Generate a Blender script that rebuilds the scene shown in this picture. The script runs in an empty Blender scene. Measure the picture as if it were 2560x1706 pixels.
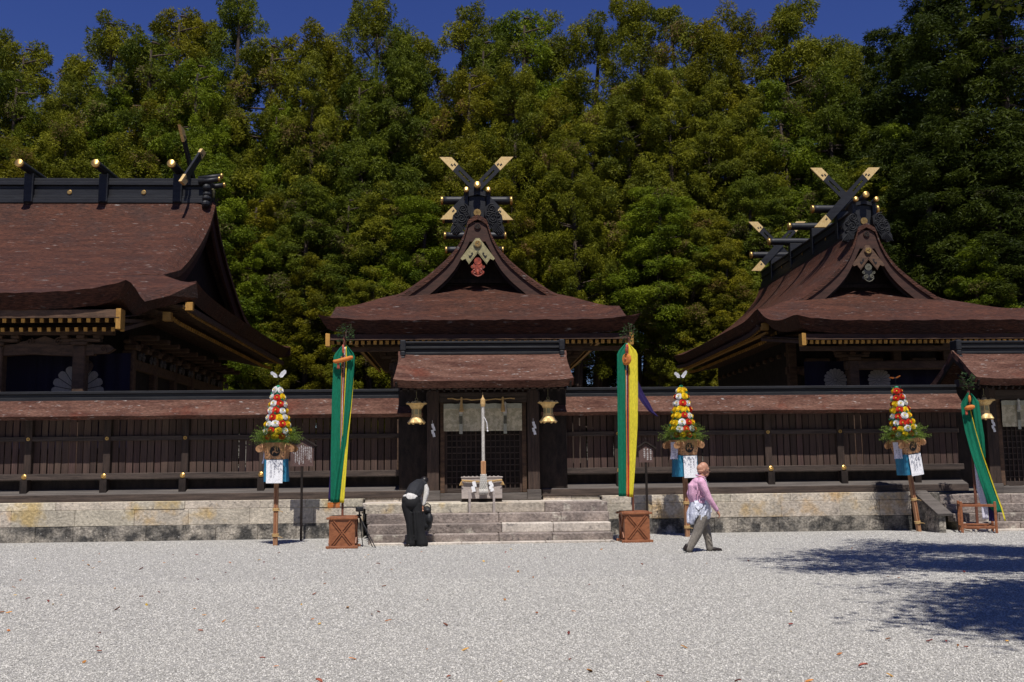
import bpy, bmesh, math, random
import numpy as np
from mathutils import Vector, Matrix, Euler
C = bpy.context.scene.collection
S = bpy.context.scene
rnd = random.Random(7)
R = math.radians

# ------------------------------------------------------------------ camera, sky, sun, exposure
cam_d = bpy.data.cameras.new('camera'); cam = bpy.data.objects.new('camera', cam_d); C.objects.link(cam)
cam_d.sensor_width = 36.0; cam_d.lens = 36.0 * 2489.0 / 2560.0
cam_d.clip_start = 0.1; cam_d.clip_end = 2000
psi, pit, rol = math.atan(120 / 2489.0), math.atan((1172 - 853) / 2489.0), 0.0115
fw = Vector((math.sin(psi) * math.cos(pit), math.cos(psi) * math.cos(pit), math.sin(pit)))
rt = Vector((math.cos(psi), -math.sin(psi), 0)); up = rt.cross(fw)
rt2 = rt * math.cos(rol) - up * math.sin(rol); up2 = up * math.cos(rol) + rt * math.sin(rol)
m3 = Matrix((rt2, up2, -fw)).transposed()
cam.matrix_world = Matrix.Translation((0, 0, 1.6)) @ m3.to_4x4()
S.camera = cam

SUN_EL = 63.0
w = bpy.data.worlds.new('World'); S.world = w; w.use_nodes = True
nt = w.node_tree; bg = nt.nodes['Background']
sky = nt.nodes.new('ShaderNodeTexSky'); sky.sky_type = 'NISHITA'; sky.sun_disc = False
sky.sun_elevation = R(SUN_EL); sky.sun_rotation = R(182); sky.altitude = 1500
sky.air_density = 1.0; sky.dust_density = 0.0; sky.ozone_density = 3.5
hsv = nt.nodes.new('ShaderNodeHueSaturation'); hsv.inputs['Saturation'].default_value = 1.22; hsv.inputs['Hue'].default_value = 0.527
nt.links.new(sky.outputs[0], hsv.inputs['Color']); nt.links.new(hsv.outputs[0], bg.inputs[0]); bg.inputs[1].default_value = 0.070
sd = bpy.data.lights.new('sun', 'SUN'); sun = bpy.data.objects.new('sun', sd); C.objects.link(sun)
sd.energy = 4.5; sd.angle = R(0.5); sd.color = (1.0, 0.955, 0.89)
sun.rotation_euler = (R(90 - SUN_EL), 0, R(2.3)); sun.location = (0, -30, 60)
S.view_settings.view_transform = 'Standard'; S.view_settings.look = 'None'
S.view_settings.gamma = 1; S.view_settings.use_curve_mapping = False; S.view_settings.exposure = 0.18
S.cycles.use_denoising = True
S.cycles.max_bounces = 6; S.cycles.diffuse_bounces = 3; S.cycles.glossy_bounces = 2
S.cycles.transmission_bounces = 2; S.cycles.transparent_max_bounces = 4

# ------------------------------------------------------------------ helpers
def tag(o, label=None, cat=None, group=None, kind=None):
    if label: o['label'] = label
    if cat: o['category'] = cat
    if group: o['group'] = group
    if kind: o['kind'] = kind
    return o

def thing(name, label, cat, loc=(0, 0, 0), rz=0.0, group=None):
    o = bpy.data.objects.new(name, None); C.objects.link(o)
    o.empty_display_size = 0.2
    o.location = loc; o.rotation_euler = (0, 0, rz)
    return tag(o, label, cat, group)

def link_copy(o, parent=None):
    c = o.copy(); C.objects.link(c)
    if parent is not None: c.parent = parent
    return c

def copy_tree(o, parent=None):
    kids = list(o.children)
    c = link_copy(o, parent)
    for k in kids: copy_tree(k, c)
    return c

def lerp(a, b, t): return a + (b - a) * t
def V(*a): return Vector(a)

class MB:
    """collects shapes; build() links them as ONE mesh object"""
    def __init__(s): s.v = []; s.f = []; s.m = []; s.mi = 0
    def add(s, vs, fs):
        n = len(s.v); s.v += [tuple(p) for p in vs]
        for f in fs: s.f.append(tuple(i + n for i in f)); s.m.append(s.mi)
        return s
    def box(s, mn, mx, ch=0.0, rot=None, piv=None):
        c = [(mn[i] + mx[i]) / 2 for i in range(3)]; h = [abs(mx[i] - mn[i]) / 2 for i in range(3)]
        return s.cbox(c, h, ch, rot, piv)
    def cbox(s, c, h, ch=0.0, rot=None, piv=None):
        ch = min(ch, 0.45 * min(h)); vs = []; fs = []
        if ch <= 0:
            for x in (-1, 1):
                for y in (-1, 1):
                    for z in (-1, 1): vs.append(Vector((x * h[0], y * h[1], z * h[2])))
            fs = [(0, 1, 3, 2), (4, 6, 7, 5), (0, 4, 5, 1), (2, 3, 7, 6), (0, 2, 6, 4), (1, 5, 7, 3)]
        else:
            idx = {}
            for x in (-1, 1):
                for y in (-1, 1):
                    for z in (-1, 1):
                        for a in range(3):
                            q = [x * (h[0] - ch), y * (h[1] - ch), z * (h[2] - ch)]
                            sg = (x, y, z); q[a] = sg[a] * h[a]
                            idx[(x, y, z, a)] = len(vs); vs.append(Vector(q))
            def orient(f, n):
                p = [vs[i] for i in f]; nn = (p[1] - p[0]).cross(p[2] - p[0])
                return tuple(f) if nn.dot(n) > 0 else tuple(reversed(f))
            for a in range(3):
                b, d = (a + 1) % 3, (a + 2) % 3
                for sg in (-1, 1):
                    f = []
                    for (u, w_) in ((-1, -1), (1, -1), (1, 1), (-1, 1)):
                        k = [0, 0, 0]; k[a] = sg; k[b] = u; k[d] = w_; f.append(idx[(*k, a)])
                    n = Vector((0, 0, 0)); n[a] = sg; fs.append(orient(f, n))
                for u in (-1, 1):
                    for w_ in (-1, 1):
                        f = []
                        for (t, ax) in ((-1, b), (1, b), (1, d), (-1, d)):
                            k = [0, 0, 0]; k[a] = t; k[b] = u; k[d] = w_; f.append(idx[(*k, ax)])
                        n = Vector((0, 0, 0)); n[b] = u; n[d] = w_; fs.append(orient(f, n))
            for x in (-1, 1):
                for y in (-1, 1):
                    for z in (-1, 1):
                        fs.append(orient([idx[(x, y, z, a)] for a in range(3)], Vector((x, y, z))))
        M = Matrix.Identity(3) if rot is None else (rot if isinstance(rot, Matrix) else Euler(rot).to_matrix())
        cc = Vector(c)
        if piv is not None:
            pv = Vector(piv); vs = [pv + M @ (v + cc - pv) for v in vs]
        else: vs = [cc + M @ v for v in vs]
        return s.add(vs, fs)
    def bar(s, p0, p1, w_, h_, ch=0.0, up=(0, 0, 1)):
        p0, p1 = Vector(p0), Vector(p1); d = p1 - p0; L = d.length; d.normalize()
        u = Vector(up); x = d.cross(u)
        if x.length < 1e-4: x = d.cross(Vector((1, 0, 0)))
        x.normalize(); z = x.cross(d)
        M = Matrix((x, d, z)).transposed()
        return s.cbox((p0 + p1) / 2, (w_ / 2, L / 2, h_ / 2), ch, M)
    def tube(s, pts, rad, n=10, caps=True, flat=1.0):
        pts = [Vector(p) for p in pts]; k = len(pts)
        if not hasattr(rad, '__len__'): rad = [rad] * k
        prev = None; vs = []; fs = []
        for i, p in enumerate(pts):
            d = (pts[min(i + 1, k - 1)] - pts[max(i - 1, 0)]).normalized()
            if prev is None:
                a = d.cross(Vector((0, 0, 1)));
                if a.length < 1e-3: a = d.cross(Vector((0, 1, 0)))
                a.normalize()
            else:
                a = prev - d * prev.dot(d); a.normalize()
            prev = a; b = d.cross(a)
            for j in range(n):
                t = 2 * math.pi * j / n
                vs.append(p + (a * math.cos(t) + b * math.sin(t) * flat) * rad[i])
        for i in range(k - 1):
            for j in range(n):
                fs.append((i * n + j, i * n + (j + 1) % n, (i + 1) * n + (j + 1) % n, (i + 1) * n + j))
        if caps:
            fs.append(tuple(reversed(range(n)))); fs.append(tuple((k - 1) * n + j for j in range(n)))
        return s.add(vs, fs)
    def lathe(s, prof, c=(0, 0, 0), n=24, axis='z', lob=None):
        vs = []; fs = []; k = len(prof)
        for (r_, z) in prof:
            for j in range(n):
                t = 2 * math.pi * j / n; rr = r_ * (lob(t, z) if lob else 1)
                p = (rr * math.cos(t), rr * math.sin(t), z)
                if axis == 'y': p = (p[0], p[2], -p[1])      # profile z runs along +y
                if axis == 'x': p = (p[2], p[0], p[1])
                vs.append((p[0] + c[0], p[1] + c[1], p[2] + c[2]))
        for i in range(k - 1):
            for j in range(n):
                fs.append((i * n + j, i * n + (j + 1) % n, (i + 1) * n + (j + 1) % n, (i + 1) * n + j))
        fs.append(tuple(reversed(range(n)))); fs.append(tuple((k - 1) * n + j for j in range(n)))
        return s.add(vs, fs)
    def prism(s, poly, y0, y1, to=None):
        """poly in (x,z), extruded in y from y0 to y1; to() maps points"""
        n = len(poly); vs = [Vector((x, y0, z)) for x, z in poly] + [Vector((x, y1, z)) for x, z in poly]
        if to: vs = [to(v) for v in vs]
        a = sum(poly[i][0] * poly[(i + 1) % n][1] - poly[(i + 1) % n][0] * poly[i][1] for i in range(n))
        fr = tuple(range(n)); bk = tuple(range(2 * n - 1, n - 1, -1))
        sides = [(i, n + i, n + (i + 1) % n, (i + 1) % n) for i in range(n)]
        if (a > 0) != (y1 > y0):
            fr = tuple(reversed(fr)); bk = tuple(reversed(bk)); sides = [tuple(reversed(q)) for q in sides]
        return s.add(vs, [fr, bk] + sides)
    def grid(s, rows, flip=False):
        k = len(rows); n = len(rows[0]); vs = [p for r_ in rows for p in r_]; fs = []
        for i in range(k - 1):
            for j in range(n - 1):
                q = (i * n + j, i * n + j + 1, (i + 1) * n + j + 1, (i + 1) * n + j)
                fs.append(tuple(reversed(q)) if flip else q)
        return s.add(vs, fs)
    def slab(s, rows, thick, flip=False, down=(0, 0, -1), off=None):
        """a sheet of real thickness: rows of top points, thick along down (number or function of point)"""
        k = len(rows); n = len(rows[0]); dn = Vector(down)
        top = [Vector(p) for r_ in rows for p in r_]
        bot = [p + (off(p) if off else Vector((0, 0, 0))) + dn * (thick(p) if callable(thick) else thick) for p in top]; o = k * n; fs = []
        q4 = lambda *q: tuple(reversed(q)) if flip else q
        for i in range(k - 1):
            for j in range(n - 1):
                a, b, c, d = i * n + j, i * n + j + 1, (i + 1) * n + j + 1, (i + 1) * n + j
                fs.append(q4(a, b, c, d)); fs.append(q4(o + d, o + c, o + b, o + a))
        for j in range(n - 1):
            fs.append(q4(j + 1, j, o + j, o + j + 1)); a = (k - 1) * n + j; fs.append(q4(a, a + 1, o + a + 1, o + a))
        for i in range(k - 1):
            a, d = i * n, (i + 1) * n; fs.append(q4(a, d, o + d, o + a))
            a, d = i * n + n - 1, (i + 1) * n + n - 1; fs.append(q4(d, a, o + a, o + d))
        return s.add(top + bot, fs)
    def ell(s, c, r_, n=12, m=8, rot=None):
        vs = []; fs = []; M = Euler(rot).to_matrix() if rot else Matrix.Identity(3)
        if not hasattr(r_, '__len__'): r_ = (r_, r_, r_)
        for i in range(m + 1):
            th = math.pi * i / m
            for j in range(n):
                t = 2 * math.pi * j / n
                p = M @ Vector((r_[0] * math.sin(th) * math.cos(t), r_[1] * math.sin(th) * math.sin(t), -r_[2] * math.cos(th)))
                vs.append(p + Vector(c))
        for i in range(m):
            for j in range(n):
                fs.append((i * n + j, i * n + (j + 1) % n, (i + 1) * n + (j + 1) % n, (i + 1) * n + j))
        return s.add(vs, fs)
    def mesh(s, name, mats, smooth=False):
        me = bpy.data.meshes.new(name); me.from_pydata(s.v, [], s.f)
        for m in (mats if isinstance(mats, (list, tuple)) else [mats]): me.materials.append(m)
        if max(s.m, default=0) > 0: me.polygons.foreach_set('material_index', s.m)
        if smooth: me.polygons.foreach_set('use_smooth', [True] * len(me.polygons))
        me.update(); return me
    def build(s, name, mats, parent=None, loc=(0, 0, 0), rot=(0, 0, 0), smooth=False):
        return place(s.mesh(name, mats, smooth), name, parent, loc, rot)

def place(me, name, parent=None, loc=(0, 0, 0), rot=(0, 0, 0), scale=None):
    o = bpy.data.objects.new(name, me); C.objects.link(o); o.location = loc; o.rotation_euler = rot
    if scale: o.scale = scale
    if parent is not None: o.parent = parent
    return o

def one(mn, mx, ch=0.0): return MB().box(mn, mx, ch)

# ------------------------------------------------------------------ materials
def mat(name, c1, c2=None, scale=5.0, stretch=(1, 1, 1), rough=0.7, metal=0.0, bump=0.0, bscale=None, bstretch=None,
        speck=None, var=0.0, lo=0.35, hi=0.65, trans=0.0, ocol=False, spec=0.4, speck2=None, hue=0.0, world=False, fine=0.18, fscale=None, bdist=0.02):
    m = bpy.data.materials.new(name); m.use_nodes = True; t = m.node_tree; N = t.nodes; L = t.links
    b = N['Principled BSDF']; b.inputs['Roughness'].default_value = rough; b.inputs['Metallic'].default_value = metal
    b.inputs['Specular IOR Level'].default_value = spec
    tc = N.new('ShaderNodeTexCoord'); oi = N.new('ShaderNodeObjectInfo')
    va = N.new('ShaderNodeVectorMath'); va.operation = 'ADD'
    sc = N.new('ShaderNodeMath'); sc.operation = 'MULTIPLY'; sc.inputs[1].default_value = 61.0
    ge = N.new('ShaderNodeNewGeometry')
    L.new(oi.outputs['Random'], sc.inputs[0]); L.new(ge.outputs['Position'] if world else tc.outputs['Object'], va.inputs[0])
    if not world: L.new(sc.outputs[0], va.inputs[1])
    def noise(scale, stretch, detail=6, rough=0.6):
        mp = N.new('ShaderNodeMapping'); mp.inputs['Scale'].default_value = stretch
        L.new(va.outputs[0], mp.inputs[0]); n = N.new('ShaderNodeTexNoise')
        n.inputs['Scale'].default_value = scale; n.inputs['Detail'].default_value = detail; n.inputs['Roughness'].default_value = rough
        L.new(mp.outputs[0], n.inputs[0]); return n.outputs[0]
    def ramp(src, lo, hi, a, bb):
        r_ = N.new('ShaderNodeValToRGB'); r_.color_ramp.elements[0].position = lo; r_.color_ramp.elements[1].position = hi
        r_.color_ramp.elements[0].color = a; r_.color_ramp.elements[1].color = bb; L.new(src, r_.inputs[0]); return r_.outputs[0]
    col = None
    if c2 is None: c2 = tuple(x * 0.85 for x in c1)
    n1 = noise(scale, stretch); col = ramp(n1, lo, hi, (*c2, 1), (*c1, 1))
    for sp in (speck, speck2):
        if sp:
            cs, ss, l, h = sp[:4]; st = sp[4] if len(sp) > 4 else (1, 1, 1)
            f = ramp(noise(ss, st, 4), l, h, (0, 0, 0, 1), (1, 1, 1, 1))
            mx = N.new('ShaderNodeMixRGB'); L.new(f, mx.inputs[0]); L.new(col, mx.inputs[1]); mx.inputs[2].default_value = (*cs, 1); col = mx.outputs[0]
    if fine:
        fr = ramp(noise(fscale or scale * 9, stretch, 3), .36, .64, (1 - fine, 1 - fine, 1 - fine, 1), (1 + fine, 1 + fine, 1 + fine, 1))
        mf = N.new('ShaderNodeMixRGB'); mf.blend_type = 'MULTIPLY'; mf.inputs[0].default_value = 1; L.new(col, mf.inputs[1]); L.new(fr, mf.inputs[2]); col = mf.outputs[0]
    if var or hue:
        hs = N.new('ShaderNodeHueSaturation'); mr = N.new('ShaderNodeMapRange')
        mr.inputs['To Min'].default_value = 1 - var; mr.inputs['To Max'].default_value = 1 + var
        L.new(oi.outputs['Random'], mr.inputs['Value']); L.new(mr.outputs[0], hs.inputs['Value']); L.new(col, hs.inputs['Color'])
        if hue:
            m2 = N.new('ShaderNodeMath'); m2.operation = 'MULTIPLY'; m2.inputs[1].default_value = 7.31; L.new(oi.outputs['Random'], m2.inputs[0])
            m4 = N.new('ShaderNodeMath'); m4.operation = 'FRACT'; L.new(m2.outputs[0], m4.inputs[0])
            mh = N.new('ShaderNodeMapRange'); mh.inputs['To Min'].default_value = 0.5 - hue; mh.inputs['To Max'].default_value = 0.5 + hue
            L.new(m4.outputs[0], mh.inputs['Value']); L.new(mh.outputs[0], hs.inputs['Hue'])
        col = hs.outputs[0]
    if ocol:
        mx = N.new('ShaderNodeMixRGB'); mx.blend_type = 'MULTIPLY'; mx.inputs[0].default_value = 1
        L.new(col, mx.inputs[1]); L.new(oi.outputs['Color'], mx.inputs[2]); col = mx.outputs[0]
    L.new(col, b.inputs['Base Color'])
    if bump:
        bp = N.new('ShaderNodeBump'); bp.inputs['Strength'].default_value = bump; bp.inputs['Distance'].default_value = bdist
        L.new(noise(bscale or scale * 3, bstretch or stretch, 8, 0.65), bp.inputs['Height']); L.new(bp.outputs[0], b.inputs['Normal'])
    if trans:
        out = N['Material Output']; tr = N.new('ShaderNodeBsdfTranslucent'); ms = N.new('ShaderNodeMixShader')
        ms.inputs[0].default_value = trans; L.new(col, tr.inputs[0]); L.new(b.outputs[0], ms.inputs[1]); L.new(tr.outputs[0], ms.inputs[2]); L.new(ms.outputs[0], out.inputs[0])
    return m

M = {}
M['gravel'] = mat('gravel', (0.43, 0.415, 0.385), (0.30, 0.29, 0.27), 45, rough=0.9, bump=0.9, bscale=60, speck=((0.18, 0.18, 0.18), 90, 0.62, 0.70))
M['pebble'] = mat('pebble', (0.49, 0.475, 0.44), (0.41, 0.395, 0.365), 30, rough=0.85, var=0.42, hue=.012)
M['soil'] = mat('soil', (0.20, 0.18, 0.14), (0.10, 0.09, 0.07), 2, rough=0.95, bump=0.5, bscale=12)
M['stone'] = mat('stone', (0.57, 0.50, 0.40), (0.39, 0.345, 0.28), 1.6, world=True, rough=0.9, bump=0.8, bscale=16, bdist=.035, fine=.22, speck=((0.50, 0.36, 0.18), 1.3, 0.56, 0.70), speck2=((0.16, 0.145, 0.13), 7, 0.62, 0.72), var=0.16, hue=.01)
M['stone_moss_shade'] = mat('stone_moss_shade', (0.44, 0.39, 0.32), (0.13, 0.12, 0.105), 2.2, world=True, rough=0.95, bump=0.9, bscale=20, bdist=.035, fine=.4, speck=((0.055, 0.052, 0.048), 2.6, 0.40, 0.60), speck2=((0.55, 0.53, 0.49), 24, 0.66, 0.72), var=0.15)  # mossy wall foot; also puts shade into the stair cheek's colour
M['step_stone'] = mat('step_stone', (0.32, 0.265, 0.23), (0.17, 0.14, 0.125), 2.0, world=True, rough=0.9, bump=0.9, bscale=13, bdist=.04, fine=.25, speck=((0.5, 0.46, 0.39), 3.2, 0.58, 0.7), speck2=((0.09, 0.08, 0.078), 6, 0.62, 0.72), var=0.14)
M['pale_stone'] = mat('pale_stone', (0.56, 0.50, 0.43), (0.42, 0.37, 0.32), 2, world=True, rough=0.9, bump=0.7, bscale=14, bdist=.03, speck2=((0.2, 0.18, 0.165), 5, 0.6, 0.7), var=0.1)
M['wood'] = mat('wood', (0.070, 0.045, 0.034), (0.030, 0.020, 0.016), 3, (6, 6, 0.6), 0.75, bump=0.4, bscale=8, bstretch=(8, 8, 0.7), var=0.22, spec=0.3)
M['wood_h'] = mat('wood_h', (0.085, 0.062, 0.050), (0.035, 0.026, 0.022), 3, (0.5, 7, 7), 0.75, bump=0.4, bscale=8, bstretch=(0.6, 9, 9), var=0.12, spec=0.3)
M['plank'] = mat('plank', (0.115, 0.070, 0.054), (0.040, 0.026, 0.022), 2.5, (9, 9, 0.5), 0.8, bump=0.4, bscale=9, bstretch=(9, 9, 0.6), var=0.30, hue=0.012, spec=0.3)
M['grey_wood'] = mat('grey_wood', (0.135, 0.118, 0.106), (0.070, 0.060, 0.055), 2.5, (0.4, 8, 8), 0.8, bump=0.4, bscale=9, bstretch=(0.5, 10, 10), var=0.1, spec=0.3)
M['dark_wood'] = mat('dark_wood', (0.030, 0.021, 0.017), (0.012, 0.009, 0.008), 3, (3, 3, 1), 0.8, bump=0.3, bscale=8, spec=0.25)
M['brown_wood'] = mat('brown_wood', (0.130, 0.075, 0.045), (0.060, 0.036, 0.024), 2.5, (1, 4, 4), 0.75, bump=0.3, bscale=8, var=0.15, spec=0.3)
M['barge'] = mat('barge', (0.070, 0.032, 0.022), (0.040, 0.020, 0.014), 2.5, (1, 4, 4), 0.7, bump=0.2, bscale=9, spec=0.3)
M['bark'] = mat('bark', (0.098, 0.036, 0.020), (0.054, 0.020, 0.012), 1.4, (0.5, 2.4, 2.4), 0.60, bump=1.0, bscale=8, bstretch=(.8, 4, 4), bdist=.07, fine=.5, fscale=13, speck=((0.26, 0.235, 0.215), 6, 0.635, 0.72, (0.4, 1.7, 1.7)), speck2=((0.050, 0.026, 0.020), 0.8, 0.5, 0.78), spec=0.22)
M['bark_worn'] = mat('bark_worn', (0.150, 0.078, 0.056), (0.070, 0.031, 0.023), 2.2, (0.5, 2.4, 2.4), 0.85, bump=1.0, bscale=12, bstretch=(1, 3, 3), bdist=.03, fine=.42, fscale=26, speck=((0.30, 0.27, 0.25), 11, 0.62, 0.72, (0.45, 1.5, 1.5)), speck2=((0.12, 0.036, 0.022), 1.0, 0.56, 0.72), spec=0.12)
M['bark_edge'] = mat('bark_edge', (0.040, 0.026, 0.022), (0.018, 0.013, 0.012), 3, (0.6, 10, 12), 0.85, bump=0.5, bscale=6, bstretch=(0.5, 14, 18), spec=0.25)
M['black'] = mat('black', (0.020, 0.021, 0.024), (0.011, 0.011, 0.013), 4, (0.5, 3, 3), 0.5, bump=0.2, bscale=14, spec=0.32)
M['black_matte'] = mat('black_matte', (0.018, 0.019, 0.021), (0.010, 0.010, 0.012), 4, rough=0.7, spec=0.25)
M['gold'] = mat('gold', (0.72, 0.46, 0.15), (0.52, 0.30, 0.085), 14, rough=0.36, metal=0.85, bump=0.2, bscale=60)
M['gilt'] = mat('gilt', (0.82, 0.60, 0.27), (0.68, 0.46, 0.18), 14, rough=0.42, metal=0.25, bump=0.2, bscale=60)
M['gold_dull'] = mat('gold_dull', (0.46, 0.40, 0.20), (0.28, 0.25, 0.13), 12, rough=0.5, metal=0.5, bump=0.15, bscale=50)
M['gold_tip'] = mat('gold_tip', (0.62, 0.34, 0.08), (0.46, 0.24, 0.06), 10, rough=0.5, metal=0.35, var=0.2)
M['cypress'] = mat('cypress', (0.52, 0.29, 0.145), (0.36, 0.17, 0.075), 3, (8, 8, 0.7), 0.6, bump=0.15, bscale=10, bstretch=(10, 10, 1))
M['cypress_pole'] = mat('cypress_pole', (0.42, 0.22, 0.115), (0.27, 0.13, 0.065), 2.5, (9, 9, 0.6), 0.6, bump=0.15, bscale=10, bstretch=(10, 10, 1))
M['red_wood'] = mat('red_wood', (0.320, 0.120, 0.052), (0.21, 0.075, 0.033), 3, (3, 3, 6), 0.45, bump=0.1, bscale=10)
M['red_pole'] = mat('red_pole', (0.17, 0.06, 0.035), (0.10, 0.035, 0.022), 3, (6, 6, 0.8), 0.5)
M['paper'] = mat('paper', (0.86, 0.86, 0.88), (0.80, 0.80, 0.83), 6, rough=0.8, bump=0.05, bscale=15)
M['lilac_paper'] = mat('lilac_paper', (0.72, 0.70, 0.80), (0.66, 0.64, 0.75), 6, rough=0.8)
M['ink'] = mat('ink', (0.26, 0.26, 0.31), (0.20, 0.20, 0.25), 20, rough=0.8)
M['black_ink'] = mat('black_ink', (0.012, 0.010, 0.010), (0.008, 0.008, 0.008), 9, rough=0.6)
M['white_ink'] = mat('white_ink', (0.82, 0.80, 0.80), (0.74, 0.72, 0.72), 20, rough=0.8)
M['sign_brown'] = mat('sign_brown', (0.120, 0.070, 0.062), (0.095, 0.056, 0.050), 3, (3, 3, 1), 0.6)
M['vinyl_blue'] = mat('vinyl_blue', (0.05, 0.30, 0.48), (0.03, 0.20, 0.36), 4, (4, 4, 0.5), 0.3, bump=0.6, bscale=7, bstretch=(5, 5, 0.6), trans=0.2)
def cloth(n, c, tr=0.25): M[n] = mat(n, c, tuple(x * 0.88 for x in c), 5, (2, 2, 0.3), 0.75, bump=0.2, bscale=5, bstretch=(4, 4, 0.4), trans=tr, spec=0.25)
cloth('cloth_green', (0.006, 0.190, 0.105)); cloth('cloth_yellow', (0.86, 0.74, 0.055)); cloth('cloth_purple', (0.035, 0.022, 0.110))
cloth('cloth_white', (0.78, 0.76, 0.76)); cloth('cloth_red', (0.62, 0.05, 0.03)); cloth('cloth_orange', (0.75, 0.26, 0.06))
cloth('curtain_purple', (0.008, 0.005, 0.020), 0.05); cloth('crest_white', (0.34, 0.30, 0.26), 0.05)
M['brocade'] = mat('brocade', (0.56, 0.50, 0.36), (0.40, 0.36, 0.25), 8, rough=0.8, lo=0.47, hi=0.53, bump=0.1, bscale=30)
M['brocade_band'] = mat('brocade_band', (0.42, 0.42, 0.34), (0.34, 0.34, 0.28), 20, rough=0.8)
M['brocade_dark'] = mat('brocade_dark', (0.14, 0.135, 0.10), (0.09, 0.085, 0.06), 20, rough=0.8)
M['straw'] = mat('straw', (0.62, 0.42, 0.19), (0.42, 0.26, 0.10), 20, (1, 1, 6), 0.85, bump=0.5, bscale=40)
M['rope_white'] = mat('rope_white', (0.68, 0.65, 0.60), (0.46, 0.44, 0.40), 30, rough=0.85, bump=0.4, bscale=80)
M['pale_wood'] = mat('pale_wood', (0.44, 0.38, 0.35), (0.33, 0.285, 0.26), 2.5, (0.5, 8, 8), 0.75, bump=0.2, bscale=9, bstretch=(0.6, 10, 10))
M['sprig'] = mat('sprig', (0.17, 0.24, 0.03), (0.08, 0.14, 0.02), 8, rough=0.6, trans=0.3, var=0.1)
M['sakaki'] = mat('sakaki', (0.05, 0.10, 0.025), (0.025, 0.05, 0.014), 8, rough=0.35, trans=0.2)
M['petal_white'] = mat('petal_white', (0.90, 0.89, 0.87), (0.87, 0.86, 0.84), 20, rough=0.7, trans=0.2)
M['petal_yellow'] = mat('petal_yellow', (0.92, 0.70, 0.015), (0.90, 0.60, 0.010), 20, rough=0.7, trans=0.2)
M['petal_red'] = mat('petal_red', (0.72, 0.040, 0.010), (0.56, 0.018, 0.008), 20, rough=0.7, trans=0.2)
M['flower_eye'] = mat('flower_eye', (0.80, 0.62, 0.06), (0.7, 0.5, 0.04), 30, rough=0.8)
M['flower_leaf'] = mat('flower_leaf', (0.02, 0.32, 0.16), (0.015, 0.22, 0.11), 20, rough=0.6)
M['carving_red'] = mat('carving_red', (0.50, 0.10, 0.05), (0.16, 0.035, 0.025), 12, rough=0.5)
M['skin'] = mat('skin', (0.50, 0.26, 0.17), (0.42, 0.20, 0.125), 14, rough=0.5)
M['shirt_pink'] = mat('shirt_pink', (0.70, 0.40, 0.54), (0.60, 0.32, 0.46), 5, rough=0.8, bump=0.6, bscale=7, bstretch=(1, 1, 0.6))
M['jacket_white'] = mat('jacket_white', (0.66, 0.68, 0.77), (0.56, 0.58, 0.69), 5, rough=0.7, bump=0.8, bscale=8)
M['trouser_grey'] = mat('trouser_grey', (0.22, 0.195, 0.165), (0.16, 0.14, 0.12), 4, rough=0.85, bump=0.5, bscale=6, bstretch=(1, 1, 0.5))
M['trouser_black'] = mat('trouser_black', (0.007, 0.007, 0.008), (0.005, 0.005, 0.006), 4, rough=0.85, bump=0.5, bscale=6, bstretch=(1, 1, 0.4))
M['vest_black'] = mat('vest_black', (0.020, 0.021, 0.026), (0.014, 0.015, 0.018), 4, rough=0.8, bump=0.4, bscale=7)
M['blouse_white'] = mat('blouse_white', (0.62, 0.60, 0.57), (0.52, 0.50, 0.48), 5, rough=0.8, bump=0.6, bscale=8)
M['leather'] = mat('leather', (0.022, 0.014, 0.012), (0.012, 0.009, 0.008), 9, rough=0.4)
M['hair'] = mat('hair', (0.014, 0.010, 0.009), (0.008, 0.006, 0.006), 30, (1, 1, 1), 0.45)
M['nylon_black'] = mat('nylon_black', (0.016, 0.017, 0.020), (0.009, 0.009, 0.011), 6, rough=0.6, bump=0.5, bscale=12)
M['trunk'] = mat('trunk', (0.100, 0.070, 0.052), (0.040, 0.028, 0.022), 3, (5, 5, 0.35), 0.95, bump=0.8, bscale=5, bstretch=(7, 7, 0.4), var=0.2)
M['leaf_red'] = mat('leaf_red', (0.32, 0.10, 0.05), (0.17, 0.06, 0.035), 12, rough=0.7, var=0.4, hue=0.03)
M['leaf_ochre'] = mat('leaf_ochre', (0.55, 0.30, 0.05), (0.42, 0.18, 0.04), 12, rough=0.7, var=0.4, hue=0.03)

# ------------------------------------------------------------------ glyph outlines used on papers and boards (built-in font)
GLYPH = {}
_chars = sorted(set('氏子安全熊野本宮大社総代会商賣繁盛和歌山県農業協同組合新宮支店の御祭神について当主は家都美と申し上げ古くから々として広信仰を集めてまいりました全国に三千余分がありのよころ蟻詣わばれるほどな賑をみせ今も多参方訪由緒来第殿証誠人心き'))
_tmp = []
for _c in _chars:
    _cu = bpy.data.curves.new('g', 'FONT'); _cu.body = _c; _cu.size = 1.0; _cu.align_x = 'CENTER'; _cu.resolution_u = 1
    _o = bpy.data.objects.new('g', _cu); C.objects.link(_o); _tmp.append((_c, _o, _cu))
_dg = bpy.context.evaluated_depsgraph_get()
for _c, _o, _cu in _tmp:
    _e = _o.evaluated_get(_dg); _me = _e.to_mesh()
    GLYPH[_c] = ([(v.co.x, v.co.y) for v in _me.vertices], [tuple(p.vertices) for p in _me.polygons]); _e.to_mesh_clear()
for _c, _o, _cu in _tmp: bpy.data.objects.remove(_o); bpy.data.curves.remove(_cu)
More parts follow.
